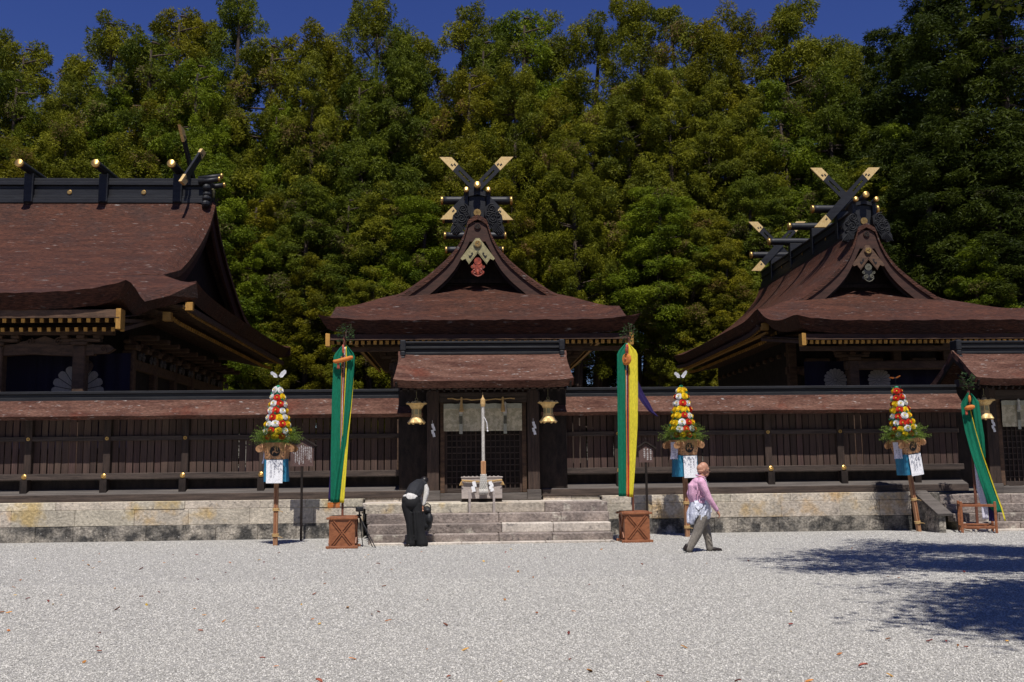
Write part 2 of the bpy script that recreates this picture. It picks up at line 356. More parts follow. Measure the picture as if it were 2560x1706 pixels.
# ------------------------------------------------------------------ the setting
g = MB().grid([[(-500, -120, 0), (500, -120, 0)], [(-500, 700, 0), (500, 700, 0)]])
g = MB(); g.add([(-500, -120, 0), (500, -120, 0), (500, 700, 0), (-500, 700, 0)], [(0, 1, 2, 3)])
tag(g.build('gravel_ground', M['gravel']), 'pale grey gravel forecourt in front of the shrine', 'ground', kind='structure')
rows = []
TX = list(np.linspace(-110, 10, 31)) + [11.68, 11.7] + list(np.linspace(15, 110, 20))
for y in [24.62, 27, 30, 36, 42, 48, 54, 60, 70, 80, 95, 110, 130]:
    rows.append([(x, y, 0.84 + (0 if y < 46 else 0.0011 * (y - 46) ** 2 * (1 + 0.25 * math.sin(x * .13 + y * .1)))) for x in TX])
rows[0] = [(x, 25.25 if x > 11.69 else 24.62, z_) for (x, y, z_) in rows[0]]
tag(MB().grid(rows).build('terrace_ground', M['soil']), 'raised earth ground inside the fence under the trees', 'ground', kind='structure')

NG = bpy.data.node_groups
def gravel_scatter(name, x0, x1, y0, y1, dens, s0, s1, seed):
    m = MB(); m.add([(x0, y0, 0.002), (x1, y0, 0.002), (x1 * 1.0, y1, 0.002), (x0, y1, 0.002)], [(0, 1, 2, 3)])
    o = m.build(name, M['gravel']); tag(o, kind='stuff')
    t = NG.new(name, 'GeometryNodeTree')
    t.interface.new_socket('Geometry', in_out='INPUT', socket_type='NodeSocketGeometry'); t.interface.new_socket('Geometry', in_out='OUTPUT', socket_type='NodeSocketGeometry')
    N, L = t.nodes, t.links
    gi = N.new('NodeGroupInput'); go = N.new('NodeGroupOutput')
    dp = N.new('GeometryNodeDistributePointsOnFaces'); dp.inputs['Density'].default_value = dens; dp.inputs['Seed'].default_value = seed
    ic = N.new('GeometryNodeMeshIcoSphere'); ic.inputs['Radius'].default_value = 1.0; ic.inputs['Subdivisions'].default_value = 1
    sm = N.new('GeometryNodeSetMaterial'); sm.inputs['Material'].default_value = M['pebble']
    ip = N.new('GeometryNodeInstanceOnPoints')
    rv = N.new('FunctionNodeRandomValue'); rv.data_type = 'FLOAT_VECTOR'
    rv.inputs[0].default_value = (s0, s0 * .7, s0 * .55); rv.inputs[1].default_value = (s1, s1 * .8, s1 * .6); rv.inputs['Seed'].default_value = seed + 1
    rr = N.new('FunctionNodeRandomValue'); rr.data_type = 'FLOAT_VECTOR'; rr.inputs[0].default_value = (-.6, -.6, 0); rr.inputs[1].default_value = (.6, .6, 6.28)
    L.new(gi.outputs[0], dp.inputs[0]); L.new(dp.outputs[0], ip.inputs['Points']); L.new(ic.outputs[0], sm.inputs[0]); L.new(sm.outputs[0], ip.inputs['Instance'])
    L.new(rv.outputs[0], ip.inputs['Scale']); L.new(rr.outputs[0], ip.inputs['Rotation']); L.new(ip.outputs[0], go.inputs[0])
    md = o.modifiers.new('scatter', 'NODES'); md.node_group = t
    return o
gravel_scatter('gravel', -8, 9, 5.6, 10.5, 2400, 0.005, 0.0125, 3)
gravel_scatter('gravel', -11, 12, 10.5, 15.0, 1300, 0.006, 0.0145, 5)
gravel_scatter('gravel', -15, 16, 15.0, 23.9, 430, 0.008, 0.016, 9)

# ------------------------------------------------------------------ stone walls
def stone_wall(x0, x1, label, seed):
    r = random.Random(seed); t = thing('stone_wall', label, 'stone wall', (0, 24.3, 0))
    for (z0, z1, a, b, mt) in ((-.05, .36, .55, 1.05, 'stone_moss_shade'), (.36, .735, 1.0, 1.75, 'stone'), (.735, .925, 1.0, 1.9, 'stone')):
        x = x0
        while x < x1 - .05:
            w_ = r.uniform(a, b)
            if x1 - (x + w_) < .4: w_ = x1 - x
            pr = r.uniform(-.010, .012)
            me = MB().box((-w_ / 2 + .002, pr, z0 + .0015), (w_ / 2 - .002, .32, z1 - .0015), .009)
            me.build('stone', M[mt], t, (x + w_ / 2, 0, 0)); x += w_
    one((x0 + .01, .3, 0), (x1 - .01, .36, .92)).build('core', M['soil'], t)
    return t
stone_wall(-16.5, -2.45, 'long pale stone retaining wall with a mossy black foot, left of the stairs', 3)
stone_wall(3.32, 10.95, 'pale stone retaining wall with a mossy foot, between the two stairs', 5)

def staircase(cx, label, seed, pale, y00=21.95, td=.40):
    r = random.Random(seed); t = thing('stone_staircase', label, 'stairs', (cx, y00, 0)); LB = (24.70 if pale else 25.3) - y00
    zt = [.205, .405, .610, .835]
    for i in range(4):
        xa, xb = -2.60 - .06 * i, 2.72 + .02 * i; x = xa; y0 = td * i; z0 = (zt[i - 1] - .01) if i else -.03
        y1 = y0 + td + .06 if i < 3 else y0 + td + .15
        while x < xb - .05:
            w_ = r.uniform(1.0, 1.9)
            if xb - (x + w_) < .6: w_ = xb - x
            mt = 'stone' if (i == 3 and x < .0 and pale) else ('pale_stone' if (i == 1 and r.random() < .4 and pale) else 'step_stone')
            dz = r.uniform(-.006, .006); dy = r.uniform(-.012, .012)
            MB().box((-w_ / 2 + .004, y0 + dy, z0), (w_ / 2 - .004, y1, zt[i] + dz), .018).build('step_stone', M[mt], t, (x + w_ / 2, 0, 0)); x += w_
    x = -2.9
    while x < 2.6:                                        # paving of the landing, one row of slabs
        w_ = r.uniform(.9, 1.4); w_ = min(w_, 2.75 - x)
        MB().box((-w_ / 2 + .004, td * 4 + .157, .70), (w_ / 2 - .004, max(LB, td * 4 + .4), .838 + r.uniform(-.003, .003)), .012).build('paving_slab', M['pale_stone'], t, (x + w_ / 2, 0, 0)); x += w_
    if pale:                                              # low stones carrying the fence sills beside the gate
        for (xa, xb) in ((-2.93, -2.1), (-2.1, -1.47), (1.40, 2.1), (2.1, 2.80)):
            MB().box((xa + .003, 2.61, .80), (xb - .003, 3.0, .9245), .008).build('sill_stone', M['stone'], t)
    x = -2.55
    while x < 2.6:                                        # flush kerb in the gravel
        w_ = min(r.uniform(1.2, 2.0), 2.72 - x)
        MB().box((-w_ / 2 + .004, -.24, -.05), (w_ / 2 - .004, .004, .045), .012).build('kerb_stone', M['pale_stone'], t, (x + w_ / 2, 0, 0)); x += w_
    MB().box((-2.5, td * .8, 0), (2.6, LB - .1, .15)).box((-2.5, td * 1.9, .15), (2.6, LB - .1, .38)).box((-2.5, td * 2.9, .38), (2.6, LB - .1, .58)).box((-2.5, td * 4.0, .58), (2.6, LB - .1, .72)).build('core', M['soil'], t)
    return t
staircase(.50, 'broad weathered stone stairs of four steps leading up to the centre gate', 11, True)
staircase(14.45, 'brown stone stairs at the right edge leading up to the second gate', 12, False, 23.6, .27)
ck = thing('stair_cheek', 'stone cheek, coloured dark for its shade, with a sloping slab beside the second stairs', 'stone block', (11.02, 22.95, 0))
MB().prism([(.1, 0), (2.35, 0), (2.35, .88), (1.2, .88), (.1, .42)], 0, .16, to=lambda v: Vector((v.y, v.x, v.z))).build('cheek_wall', M['stone_moss_shade'], ck)  # dark stone colour stands in for the deep shade on the cheek
one((.165, 1.42, .0), (.70, 2.3, .90), .02).build('cheek_wall', M['stone_moss_shade'], ck)
MB().bar((.12, .02, .42), (.12, 1.30, .93), .36, .06, .008).build('slab', M['grey_wood'], ck)

# ------------------------------------------------------------------ fences
PLANK = [MB().box((-.5, -.015, 0), (.5, .015, 1.62), 0.004).mesh('plank', M['plank']) for _ in range(1)]
disc_prof = [(0.0, -.02), (.055, -.02), (.06, -.01), (.06, .012), (.05, .022), (.046, .016), (.0, .02)]
def tomoe_polys(Rr, n=3, steps=12):
    out = []
    for k in range(n):
        a0 = 2 * math.pi * k / n; pts = []; P = R(118)
        for i in range(steps + 1):
            f = i / steps; a = a0 + P * f; pts.append((a, Rr))
        inner = []
        for i in range(steps + 1):
            f = i / steps; a = a0 + P * f; inner.append((a, Rr * (.14 + .84 * f ** .75)))
        ring = [(p[1] * math.cos(p[0]), p[1] * math.sin(p[0])) for p in pts] + [(p[1] * math.cos(p[0]), p[1] * math.sin(p[0])) for p in reversed(inner[:-1])]
        c = (Rr * .57 * math.cos(a0), Rr * .57 * math.sin(a0)); hr = Rr * .43; head = []
        for i in range(1, 8):                             # round head behind the start angle
            b = a0 + math.pi + math.pi * i / 8
            head.append((c[0] + hr * math.cos(b), c[1] + hr * math.sin(b)))
        out.append(ring + head)
    return out
def tomoe(mb, Rr, y0, y1, rot=0.0):
    for poly in tomoe_polys(Rr):
        mb.prism([(x * math.cos(rot) - z * math.sin(rot), x * math.sin(rot) + z * math.cos(rot)) for x, z in poly], y0, y1)
    return mb
CAPB = MB().lathe([(.0, .0), (.062, .0), (.066, .008), (.066, .024), (.058, .034), (.050, .030), (.0, .030)], n=20, axis='y')
CAPB.mi = 1; tomoe(CAPB, .044, -.036, -.029); CAP_ME = CAPB.mesh('gilt_cap', [M['gold'], M['gold']], True)
CAP_ME.polygons.foreach_set('use_smooth', [len(p.vertices) == 4 for p in CAP_ME.polygons])
def fence(x0, x1, posts, label, seed):
    r = random.Random(seed); t = thing('wooden_fence', label, 'fence', (0, 24.95, .93))
    z = lambda v: v - .93
    one((x0, -.42, z(.925)), (x1, -.10, z(1.095)), .012).build('sill_beam', M['wood_h'], t)
    MB().prism([(-.40, z(1.0955)), (-.02, z(1.225)), (-.02, z(1.18)), (-.40, z(1.05))][::-1], x0, x1, to=lambda v: Vector((v.y, v.x, v.z))).build('sloping_board', M['grey_wood'], t)
    one((x0, -.05, z(1.10)), (x1, -.02, z(1.48)), .003).build('kick_board', M['dark_wood'], t)
    one((x0, -.26, z(1.455)), (x1, -.13, z(1.60)), .008).build('lower_rail', M['wood_h'], t)
    one((x0, -.10, z(2.385)), (x1, -.022, z(2.50)), .008).build('upper_rail', M['wood_h'], t)
    one((x0, -.30, z(2.90)), (x1, -.14, z(3.03)), .008).build('eave_beam', M['wood_h'], t)
    for px in posts:
        one((px - .085, -.12, z(1.0)), (px + .085, .06, z(3.0)), .008).build('post', M['wood'], t)
        one((px - .085, -.285, z(1.10)), (px + .085, -.125, z(1.45)), .008).build('post_foot', M['dark_wood'], t)
        place(CAP_ME, 'gilt_cap', t, (px, -.262, z(1.53))); place(CAP_ME, 'gilt_cap', t, (px, -.102, z(2.44)))
    xs = sorted(posts); seg = []
    edges = [x0] + xs + [x1]
    for a, b in zip(edges[:-1], edges[1:]):
        a2 = a + (.09 if a in xs else 0); b2 = b - (.09 if b in xs else 0)
        if b2 - a2 < .12: continue
        n = max(1, round((b2 - a2) / .172)); wd = (b2 - a2) / n
        for i in range(n):
            gap = r.uniform(.012, .034)
            place(PLANK[0], 'plank', t, (a2 + wd * (i + .5), r.uniform(-.004, .006), z(1.44)), (0, 0, r.uniform(-.02, .02)), (wd - gap, 1, 1))
    prof = []
    for i in range(7):
        f = i / 6; prof.append((lerp(-.58, -.10, f), lerp(2.965, 3.40, f ** 1.12)))
    for sgn in (1, -1):
        n = int((x1 - x0) / .5); rows = []
        for (y, zz) in prof:
            rows.append([(x0 + (x1 - x0) * j / n, y * sgn, z(zz) + .006 * math.sin(j * 1.7 + y * 9) * (1 if y < -.5 else 0)) for j in range(n + 1)])
        MB().slab(rows, .085, flip=sgn < 0, off=lambda p: Vector((0, (.07 if p.y < 0 else -.07) * (abs(p.y) > .5), 0))).build('bark_roof', M['bark_worn'], t)
    for (a, b, c, d) in ((-.13, 3.36, .13, 3.45), (-.10, 3.45, .10, 3.53), (-.14, 3.53, .14, 3.60)):
        one((x0, a, z(b)), (x1, c, z(d)), .008).build('ridge_board', M['black'], t)
    return t
fence(-16.5, -1.02, [-1.07 - .01 - 1.88 * k - (.12 if k > 0 else 0) for k in range(9)], 'long dark plank fence with a bark roof on the left stone wall', 21)
fence(1.88, 12.55, [1.93, 3.82, 5.70, 7.62, 9.47, 11.34], 'dark plank fence with a bark roof between the two gates', 22)

# ------------------------------------------------------------------ gates
LAT_V = one((-.014, -.02, 0), (.014, .0, 1.90), .003).mesh('lattice_bar', M['wood'])
LAT_H = one((-.5, -.010, -.012), (.5, .012, .012), .003).mesh('lattice_bar', M['wood_h'])
def gate(cx, label, gy=24.55):
    t = thing('shrine_gate', label, 'gate', (cx, gy, .84)); z = lambda v: v - .84
    for sx in (-1, 1):
        px = sx * 1.225
        p = one((px - .145, -.16, z(1.03)), (px + .145, .14, z(3.52)), .012).build('pillar', M['wood'], t)
        one((px - .17, -.19, z(.842)), (px + .17, .17, z(1.09)), .012).build('pillar_base', M['grey_wood'], p)
        one((sx * 1.0 - .055, -.10, z(1.03)), (sx * 1.0 + .055, .05, z(3.25)), .008).build('jamb', M['brown_wood'], t)
        one((min(sx * 1.37, sx * 2.06), .04, z(1.0)), (max(sx * 1.37, sx * 2.06), .10, z(3.55)), .006).build('shadow_side_panel', M['dark_wood'], t)  # closes the gap; its dark colour stands in for the gate roof's shadow
    one((-1.39, -.13, z(3.22)), (1.39, .10, z(3.47)), .012).build('lintel', M['wood_h'], t)
    one((-2.0, -.82, z(3.49)), (2.0, -.68, z(3.60)), .008).build('eave_beam', M['wood_h'], t)
    one((-2.0, -.12, z(3.55)), (2.0, .12, z(3.75)), .008).build('purlin', M['wood_h'], t)
    one((-1.06, -.14, z(.842)), (1.06, .06, z(1.02)), .012).build('threshold', M['grey_wood'], t)
    for k in range(24):
        x = -1.95 + 3.9 * k / 23
        MB().bar((x, -1.02, z(3.44)), (x, .0, z(3.86)), .045, .06).build('rafter', M['dark_wood'], t)
    for sx in (-1, 1):
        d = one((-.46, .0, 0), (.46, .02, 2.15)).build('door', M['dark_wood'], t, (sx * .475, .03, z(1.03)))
        one((-.47, -.045, 0), (-.41, -.001, 2.15), .004).build('stile', M['wood'], d); one((.41, -.045, 0), (.47, -.001, 2.15), .004).build('stile', M['wood'], d)
        one((-.41, -.045, 0), (.41, -.001, .1), .004).build('door_rail', M['wood_h'], d)
        for i in range(6): place(LAT_V, 'lattice_bar', d, (-.41 + .82 * (i + 1) / 7, -.012, .1))
        for i in range(12): place(LAT_H, 'lattice_bar', d, (0, -.014, .22 + i * .148), scale=(.82, 1, 1))
    for sg in (1, -1):
        rows = []
        for i in range(11):
            f = i / 10; y = lerp(-1.25, -.02, f); zz = 3.66 + .80 * f ** 1.15
            hw = lerp(2.12, 2.06, min(1, f * 1.6)) + .02 * (f > .8)
            rows.append([(hw * (j / 20 - 1), y * sg, z(zz) + .05 * abs(j / 20 - 1) ** 8 + .006 * rnd.uniform(-1, 1) * (i == 0)) for j in range(41)])
        MB().slab(rows, .165, flip=sg < 0, off=lambda p: Vector((0, (.12 if p.y < 0 else -.12) * max(0, (abs(p.y) - .95) / .3), 0))).build('bark_roof', M['bark_worn'], t)
    for (hw, y, za, zb) in ((1.95, .12, 4.40, 4.47), (1.95, .09, 4.47, 4.55), (1.95, .13, 4.55, 4.61), (1.98, .10, 4.61, 4.68), (2.0, .15, 4.68, 4.74)):
        one((-hw, -y, z(za)), (hw, y, z(zb)), .012).build('ridge_board', M['black'], t)
    for sx in (-1, 1):
        x = sx * 1.96
        MB().box((x - .07, -.19, z(4.50)), (x + .07, .19, z(4.765)), .02).box((x - .065, -.20, z(4.36)), (x + .065, .20, z(4.50)), .03).box((x - .06, -.26, z(4.22)), (x + .06, .26, z(4.36)), .04).build('ridge_end', M['black'], t)
        MB().bar((sx * 2.05, -1.2, z(3.56)), (sx * 2.03, 0, z(4.32)), .05, .16, .006).bar((sx * 2.05, 1.2, z(3.56)), (sx * 2.03, 0, z(4.32)), .05, .16, .006).build('bargeboard', M['dark_wood'], t)
    return t
gate(.45, 'centre wooden gate with lattice doors under a bark roof with black ridge')
gate(14.68, 'second wooden gate with bark roof, cut off by the right edge', 25.05)

def curtain(cx, label, gy=24.38):
    t = thing('door_curtain', label, 'curtain', (cx, gy, 2.52))
    rows = []
    for i in range(9):
        rows.append([(lerp(-.955, .955, j / 40), .012 * math.sin(j * .9) * (1 - i / 9) + .006 * math.sin(j * .37 + i), .66 * i / 8) for j in range(41)])
    MB().slab(rows, .006, down=(0, 1, 0)).build('cloth', M['brocade'], t)
    rows = [[(lerp(-.955, .955, j / 40), -.014 + .012 * math.sin(j * .9) , .54 + .012 * abs(math.sin(j * .55)) + .12 * i) for j in range(41)] for i in (0, 1)]
    MB().slab(rows, .006, down=(0, 1, 0)).build('valance', M['brocade_band'], t)
    for sx in (-.535, .545):
        b = one((sx - .04, -.034, -.07), (sx + .04, -.026, .62)).build('ribbon', M['brocade_band'], t)
        one((sx - .037, -.040, .17), (sx + .037, -.0345, .37)).build('ribbon_block', M['brocade_dark'], b)
        MB().ell((sx, -.06, .66), (.03, .03, .05)).lathe([(.02, .0), (.045, -.16), (.05, -.2), (.0, -.2)], (sx, -.06, .62), 10).build('tassel', M['straw'] if False else M['rope_white'], t)
    return t
curtain(.44, 'pale green brocade curtain hung across the top of the centre lattice doors')
curtain(14.68, 'pale curtain hung across the doors of the second gate', 24.88)

def lantern(x, label, gy=23.85):
    t = thing('hanging_lantern', label, 'lantern', (x, gy, 2.68))
    lob = lambda tt, z_: 1 + .09 * abs(math.sin(3 * tt)) * (1 if z_ > .36 or z_ < .13 else 0)
    MB().lathe([(.135, .375), (.165, .45), (.225, .475), (.235, .485), (.15, .492), (.07, .50), (.05, .55), (.0, .56)], n=48, lob=lambda a, z_: 1 + .14 * (abs(math.sin(4 * a)) if .44 < z_ < .49 else 0)).build('crown', M['gilt'], t)
    for k in range(8):
        a = 2 * math.pi * (k + .5) / 8
        MB().lathe([(.0, 0), (.05, .0), (.04, .035), (.0, .06)], n=6).build('petal', M['gilt'], t, (.205 * math.cos(a), .205 * math.sin(a), .475), (0, .5 * 0, a))
    b = MB().lathe([(.10, .15), (.125, .155), (.125, .20), (.115, .21), (.115, .36), (.135, .365), (.135, .385), (.0, .385), ], n=6).build('body', M['gilt'], t)
    for k in range(6):
        a = R(60 * k + 30)
        MB().cbox((0, 0, 0), (.004, .04, .06), .002).build('window', M['gold_dull'], b, (.104 * math.cos(a), .104 * math.sin(a), .285), (0, 0, a))
    MB().lathe([(.11, .15), (.14, .145), (.155, .11), (.20, .03), (.185, .02), (.12, .06), (.05, .07), (.0, .06)], n=48, lob=lambda a, z_: 1 + (.12 * math.cos(6 * a) if z_ < .08 else .02)).build('skirt', M['gilt'], t)
    for k in range(6):
        a = R(60 * k); MB().ell((.172 * math.cos(a), .172 * math.sin(a), .02), (.032, .032, .03), 8, 6).build('foot', M['gilt'], t)
    MB().tube([(.03 * math.cos(a), 0, .59 + .03 * math.sin(a)) for a in np.linspace(0, 6.28, 13)], .007, 6).tube([(0, 0, .62), (0, 0, .86)], .005, 5).build('chain', M['gold_dull'], t)
    return t
lantern(-1.15, 'gold hanging lantern with petal crown left of the centre gate')
lantern(2.00, 'gold hanging lantern with petal crown right of the centre gate')
lantern(13.0, 'gold hanging lantern beside the third banner at the second gate', 24.35)

def shide(x, y, ztop, label, sc=1.0, lean=0.0):
    mb = MB(); zz = 0; xx = 0
    for i in range(4):
        h = .085 * sc; w_ = .062 * sc
        mb.prism([(xx - w_ / 2, zz), (xx + w_ / 2, zz + .01), (xx + w_ / 2 + .02 * sc, zz - h), (xx - w_ / 2 + .02 * sc, zz - h - .01)], -.004 * i, -.004 * i - .002)
        xx += (.028 if i % 2 == 0 else -.03) * sc; zz -= h * .88
    mb.tube([(0, 0, 0), (0, 0, .09 * sc)], .003, 4)
    o = mb.build('paper_streamer', M['paper'], None, (x, y, ztop), (0, lean, 0))
    return tag(o, label, 'paper streamer', 'zigzag paper streamers')
shide(-.79, 24.37, 2.70, 'zigzag white paper streamer on the left pillar of the centre gate')
shide(1.67, 24.37, 2.73, 'zigzag white paper streamer on the right pillar of the centre gate')
shide(13.44, 24.86, 2.70, 'zigzag white paper streamer on the pillar of the second gate')

# thin straw cord across the lintel with two tassels
sr = thing('straw_garland', 'thin twig-like straw garland with two tassels under the centre gate eave', 'garland', (.44, 24.30, 3.28))
MB().tube([(lerp(-.86, .78, i / 14), .01 * math.sin(i), .03 - .03 * math.sin(math.pi * i / 14) + .012 * math.sin(i * 2.1)) for i in range(15)], [.012 + .006 * math.sin(i) ** 2 for i in range(15)], 7).build('cord', M['straw'], sr)
for sx in (-.52, .49):
    MB().lathe([(.015, .05), (.025, .0), (.03, -.1), (.055, -.28), (.04, -.3), (.0, -.28)], (sx, -.03, 0), 12, lob=lambda a, z_: 1 + .18 * math.sin(5 * a)).ell((sx, -.035, .03), (.03, .02, .035), 8, 6).build('tassel', M['straw'], sr)

# bell rope of the centre gate
br = thing('bell_rope', 'thick white braided bell rope with wooden grip and tassel at the centre gate', 'bell rope', (.425, 23.36, 1.05))
mb = MB()
for k in range(4):
    pts = []
    for i in range(150):
        z_ = 2.04 - i * (2.04 - .72) / 149; a = i * .42 + k * math.pi / 2
        pts.append((.021 * math.cos(a), .021 * math.sin(a), z_))
    mb.tube(pts, .0185, 6)
mb.build('rope', M['rope_white'], br, smooth=True)
one((-.058, -.058, .42), (.058, .058, .735), .012).build('grip', M['cypress'], br)
tb = MB()
for k in range(12):
    for d in (1, -1):
        pts = []
        for i in range(20):
            f = i / 19; a = 2 * math.pi * k / 12 + d * f * 2.2; rr = lerp(.062, .094, f)
            pts.append((rr * math.cos(a), rr * math.sin(a), .43 - .36 * f))
        tb.tube(pts, .0105, 5)
for k in range(26):
    a = 2 * math.pi * k / 26; tb.tube([(.09 * math.cos(a), .09 * math.sin(a), .09), (.1 * math.cos(a), .1 * math.sin(a), .03), (.098 * math.cos(a + .05), .098 * math.sin(a + .05), -.04)], .013, 5)
tb.lathe([(.055, .42), (.085, .06), (.0, .06)], n=12); tb.build('tassel', M['rope_white'], br, smooth=True)
MB().tube([(.03, -.03, 1.75), (.09, -.05, 1.62), (.10, -.05, 1.45)], .008, 5).ell((.105, -.05, 1.43), .02, 8, 6).ell((.10, -.05, 1.49), .018, 8, 6).build('bell_tie', M['paper'], br)
MB().lathe([(.0, .0), (.05, .0), (.06, .06), (.055, .16), (.02, .22), (0, .22)], (0, 0, 2.00), 14).tube([(0, 0, 2.18), (0, .25, 2.36)], .012, 6).build('rope_head', M['straw'], br)

# offering box with its straw rope, paper streamers and two posts
ob = thing('offering_box', 'weathered pale wooden offering box in front of the centre gate', 'offering box', (.39, 23.52, .836))
one((-.475, 0, .075), (.475, .55, .555), .008).build('box', M['pale_wood'], ob)
one((-.47, .03, .0), (.47, .52, .08), .004).build('base', M['dark_wood'], ob)
one((-.49, -.012, .556), (.49, .56, .585), .006).build('top_rim', M['pale_wood'], ob)
for k in range(9): one((-.43 + k * .1, .03, .5855), (-.39 + k * .1, .53, .60), .004).build('slat', M['pale_wood'], ob)
for sx in (-.29, .265):
    p = one((sx - .026, -.55, -.236), (sx + .026, -.50, .27), .006).build('post', M['pale_wood'], ob)
sb = thing('straw_rope', 'twisted straw rope with two paper streamers tied across the offering box', 'straw rope', (.39, 23.475, 1.34))
for k in range(3):
    MB().tube([(lerp(-.47, .47, i / 60), .012 * math.cos(i * .8 + 2.1 * k), -.035 * math.sin(math.pi * i / 60) + .012 * math.sin(i * .8 + 2.1 * k)) for i in range(61)], .013, 5).build('strand', M['straw'], sb)
for sx in (-1, 1):
    mb = MB()
    for k in range(9): mb.tube([(sx * .465, 0, 0), (sx * (.47 + .004 * k), -.01 + .004 * k, -.05), (sx * (.43 + .012 * k), 0, -.11 - .005 * (k % 3))], .004, 4)
    mb.build('frayed_end', M['straw'], sb)
    mb = MB(); zz = -.03; xx = sx * .19
    for i in range(4):
        mb.prism([(xx - .035, zz), (xx + .04, zz + .012), (xx + .055, zz - .062), (xx - .03, zz - .075)], -.02 - .006 * i, -.022 - .006 * i); xx += (.022 if i % 2 == 0 else -.028) + .008 * sx; zz -= .055
    mb.build('paper_streamer', M['paper'], sb)
# ------------------------------------------------------------------ shrine buildings
PX = [0, .30, .37, .60, 1.05, 1.69, 2.42, 3.28, 3.9, 4.4, 4.6]
PZ = [9.90, 9.74, 9.42, 9.06, 8.52, 7.97, 7.47, 7.00, 6.70, 6.44, 6.34]
def smooth_fn(xs, zs, k=0.12):
    g = np.linspace(xs[0], xs[-1], 400); v = np.interp(g, xs, zs)
    n = max(3, int(400 * k / 2) * 2 + 1) if k else 1
    if k:
        p = np.concatenate([2 * v[0] - v[n // 2:0:-1], v, 2 * v[-1] - v[-2:-n // 2 - 1:-1]])
        v = np.convolve(p, np.ones(n) / n, 'valid')
    return lambda x: float(np.interp(x, g, v))
_P = smooth_fn(PX[1:], PZ[1:], .07)
def P(ax): return _P(ax) if ax > .3 else 9.74 + (.3 - ax) * .5

CREST = None
def crest(name, parent, loc, rad, m, n=16):
    mb = MB(); mb.lathe([(.0, -.01), (rad * .13, -.01), (rad * .13, .012), (.0, .012)], n=14, axis='y')
    for k in range(n):
        a0 = 2 * math.pi * k / n; ha = math.pi / n * .92; pts = []
        pts.append((rad * .16 * math.cos(a0 - ha * .6), rad * .16 * math.sin(a0 - ha * .6)))
        for i in range(7):
            b = -1 + i / 3; rr = rad * (.88 + .12 * math.sqrt(max(0, 1 - b * b)))
            pts.append((rr * math.cos(a0 + ha * b), rr * math.sin(a0 + ha * b)))
        pts.append((rad * .16 * math.cos(a0 + ha * .6), rad * .16 * math.sin(a0 + ha * .6)))
        mb.prism(pts, -.012, 0)
    return mb.build(name, m, parent, loc)

LOG = MB().tube([(-1.2, 0, 0), (-1.0, 0, 0), (1.0, 0, 0), (1.2, 0, 0)], [.135, .142, .142, .135], 20)
LOG.mi = 1
for s_ in (-1, 1): LOG.lathe([(.0, 1.155), (.147, 1.155), (.150, 1.20), (.150, 1.235), (.13, 1.25), (.0, 1.255)] if s_ > 0 else [(.0, -1.255), (.13, -1.25), (.150, -1.235), (.150, -1.20), (.147, -1.155), (.0, -1.155)], n=20, axis='x')
LOG_ME = LOG.mesh('ridge_log', [M['black'], M['gold']]); LOG_ME.polygons.foreach_set('use_smooth', [len(p.vertices) == 4 for p in LOG_ME.polygons])
def chigi_plank(sx):
    """one crossing plank in the xz plane, from lower gilt end to upper gilt tip; centre at the crossing"""
    mb = MB(); d = Vector((sx * .735, 0, .68)).normalized(); n = Vector((-d.z, 0, d.x)) * (1 if sx > 0 else -1)
    hw = .155; L0, L1, g0, g1 = -1.62, 1.66, -1.12, 1.12
    def pt(t, s): q = d * t + n * s; return (q.x, q.z)
    def cut(t, s):                                       # end cut level
        q = d * t + n * s; dz = d.z * t - q.z; k = dz / d.z; q = d * (t + k) + n * s; return (q.x, q.z)
    def strip(t0, t1, s0, s1, c0=False, c1=False):
        return [(cut if c0 else pt)(t0, s0), (cut if c1 else pt)(t1, s0), (cut if c1 else pt)(t1, s1), (cut if c0 else pt)(t0, s1)]
    y0, y1 = (-.055, .0) if sx > 0 else (.004, .059)
    for (a, b) in ((g0, .35), (.95, g1)): mb.prism(strip(a, b, -hw, hw), y0, y1)
    mb.prism(strip(.35, .95, -hw, -.03), y0, y1); mb.prism(strip(.35, .95, .03, hw), y0, y1)
    mb.mi = 1
    mb.prism(strip(g1, L1, -hw - .006, hw + .006, False, True), y0 - .006, y1 + .006)
    mb.prism(strip(L0, g0, -hw - .006, hw + .006, True, False), y0 - .006, y1 + .006)
    mb.mi = 0
    mb.mi = 0
    for (a, s) in ((g1 + .06, .05), (g1 + .14, -.04), (g0 - .12, .03)):      # pierced ornament on the gilt plates
        q = d * a + n * s; mb.ell((q.x, y0 - .008, q.z), (.035, .006, .035), 8, 4)
        q = q + d * .05; mb.ell((q.x, y0 - .008, q.z), (.018, .006, .05), 8, 4, (0, -.7 * sx, 0))
    return mb.mesh('forked_finial', [M['black'], M['gilt']])
CHIGI = [chigi_plank(1), chigi_plank(-1)]
BOSS = MB().tube([(0, 0, 0), (0, .85, -.12)], .10, 16)
BOSS.mi = 1; BOSS.lathe([(.0, -.03), (.075, -.03), (.098, -.015), (.108, .0), (.108, .06), (.0, .06)], n=20, axis='y'); BOSS.mi = 0; 
BOSS_ME = BOSS.mesh('ridge_boss', [M['black'], M['gold']]); BOSS_ME.polygons.foreach_set('use_smooth', [len(p.vertices) == 4 for p in BOSS_ME.polygons])
RAFTER = MB().box((-.042, .0, -.05), (.042, 4.2, .05)); RAFTER.mi = 1; RAFTER.box((-.046, -.006, -.054), (.046, .05, .054))
RAFTER_ME = RAFTER.mesh('rafter', [M['brown_wood'], M['gold_tip']])
SRAFT = MB().box((-.05, .0, -.05), (.05, 2.3, .05)); SRAFT.mi = 1; SRAFT.box((-.056, -.006, -.056), (.056, .045, .056))
SRAFT_ME = SRAFT.mesh('rafter', [M['brown_wood'], M['gold_tip']])
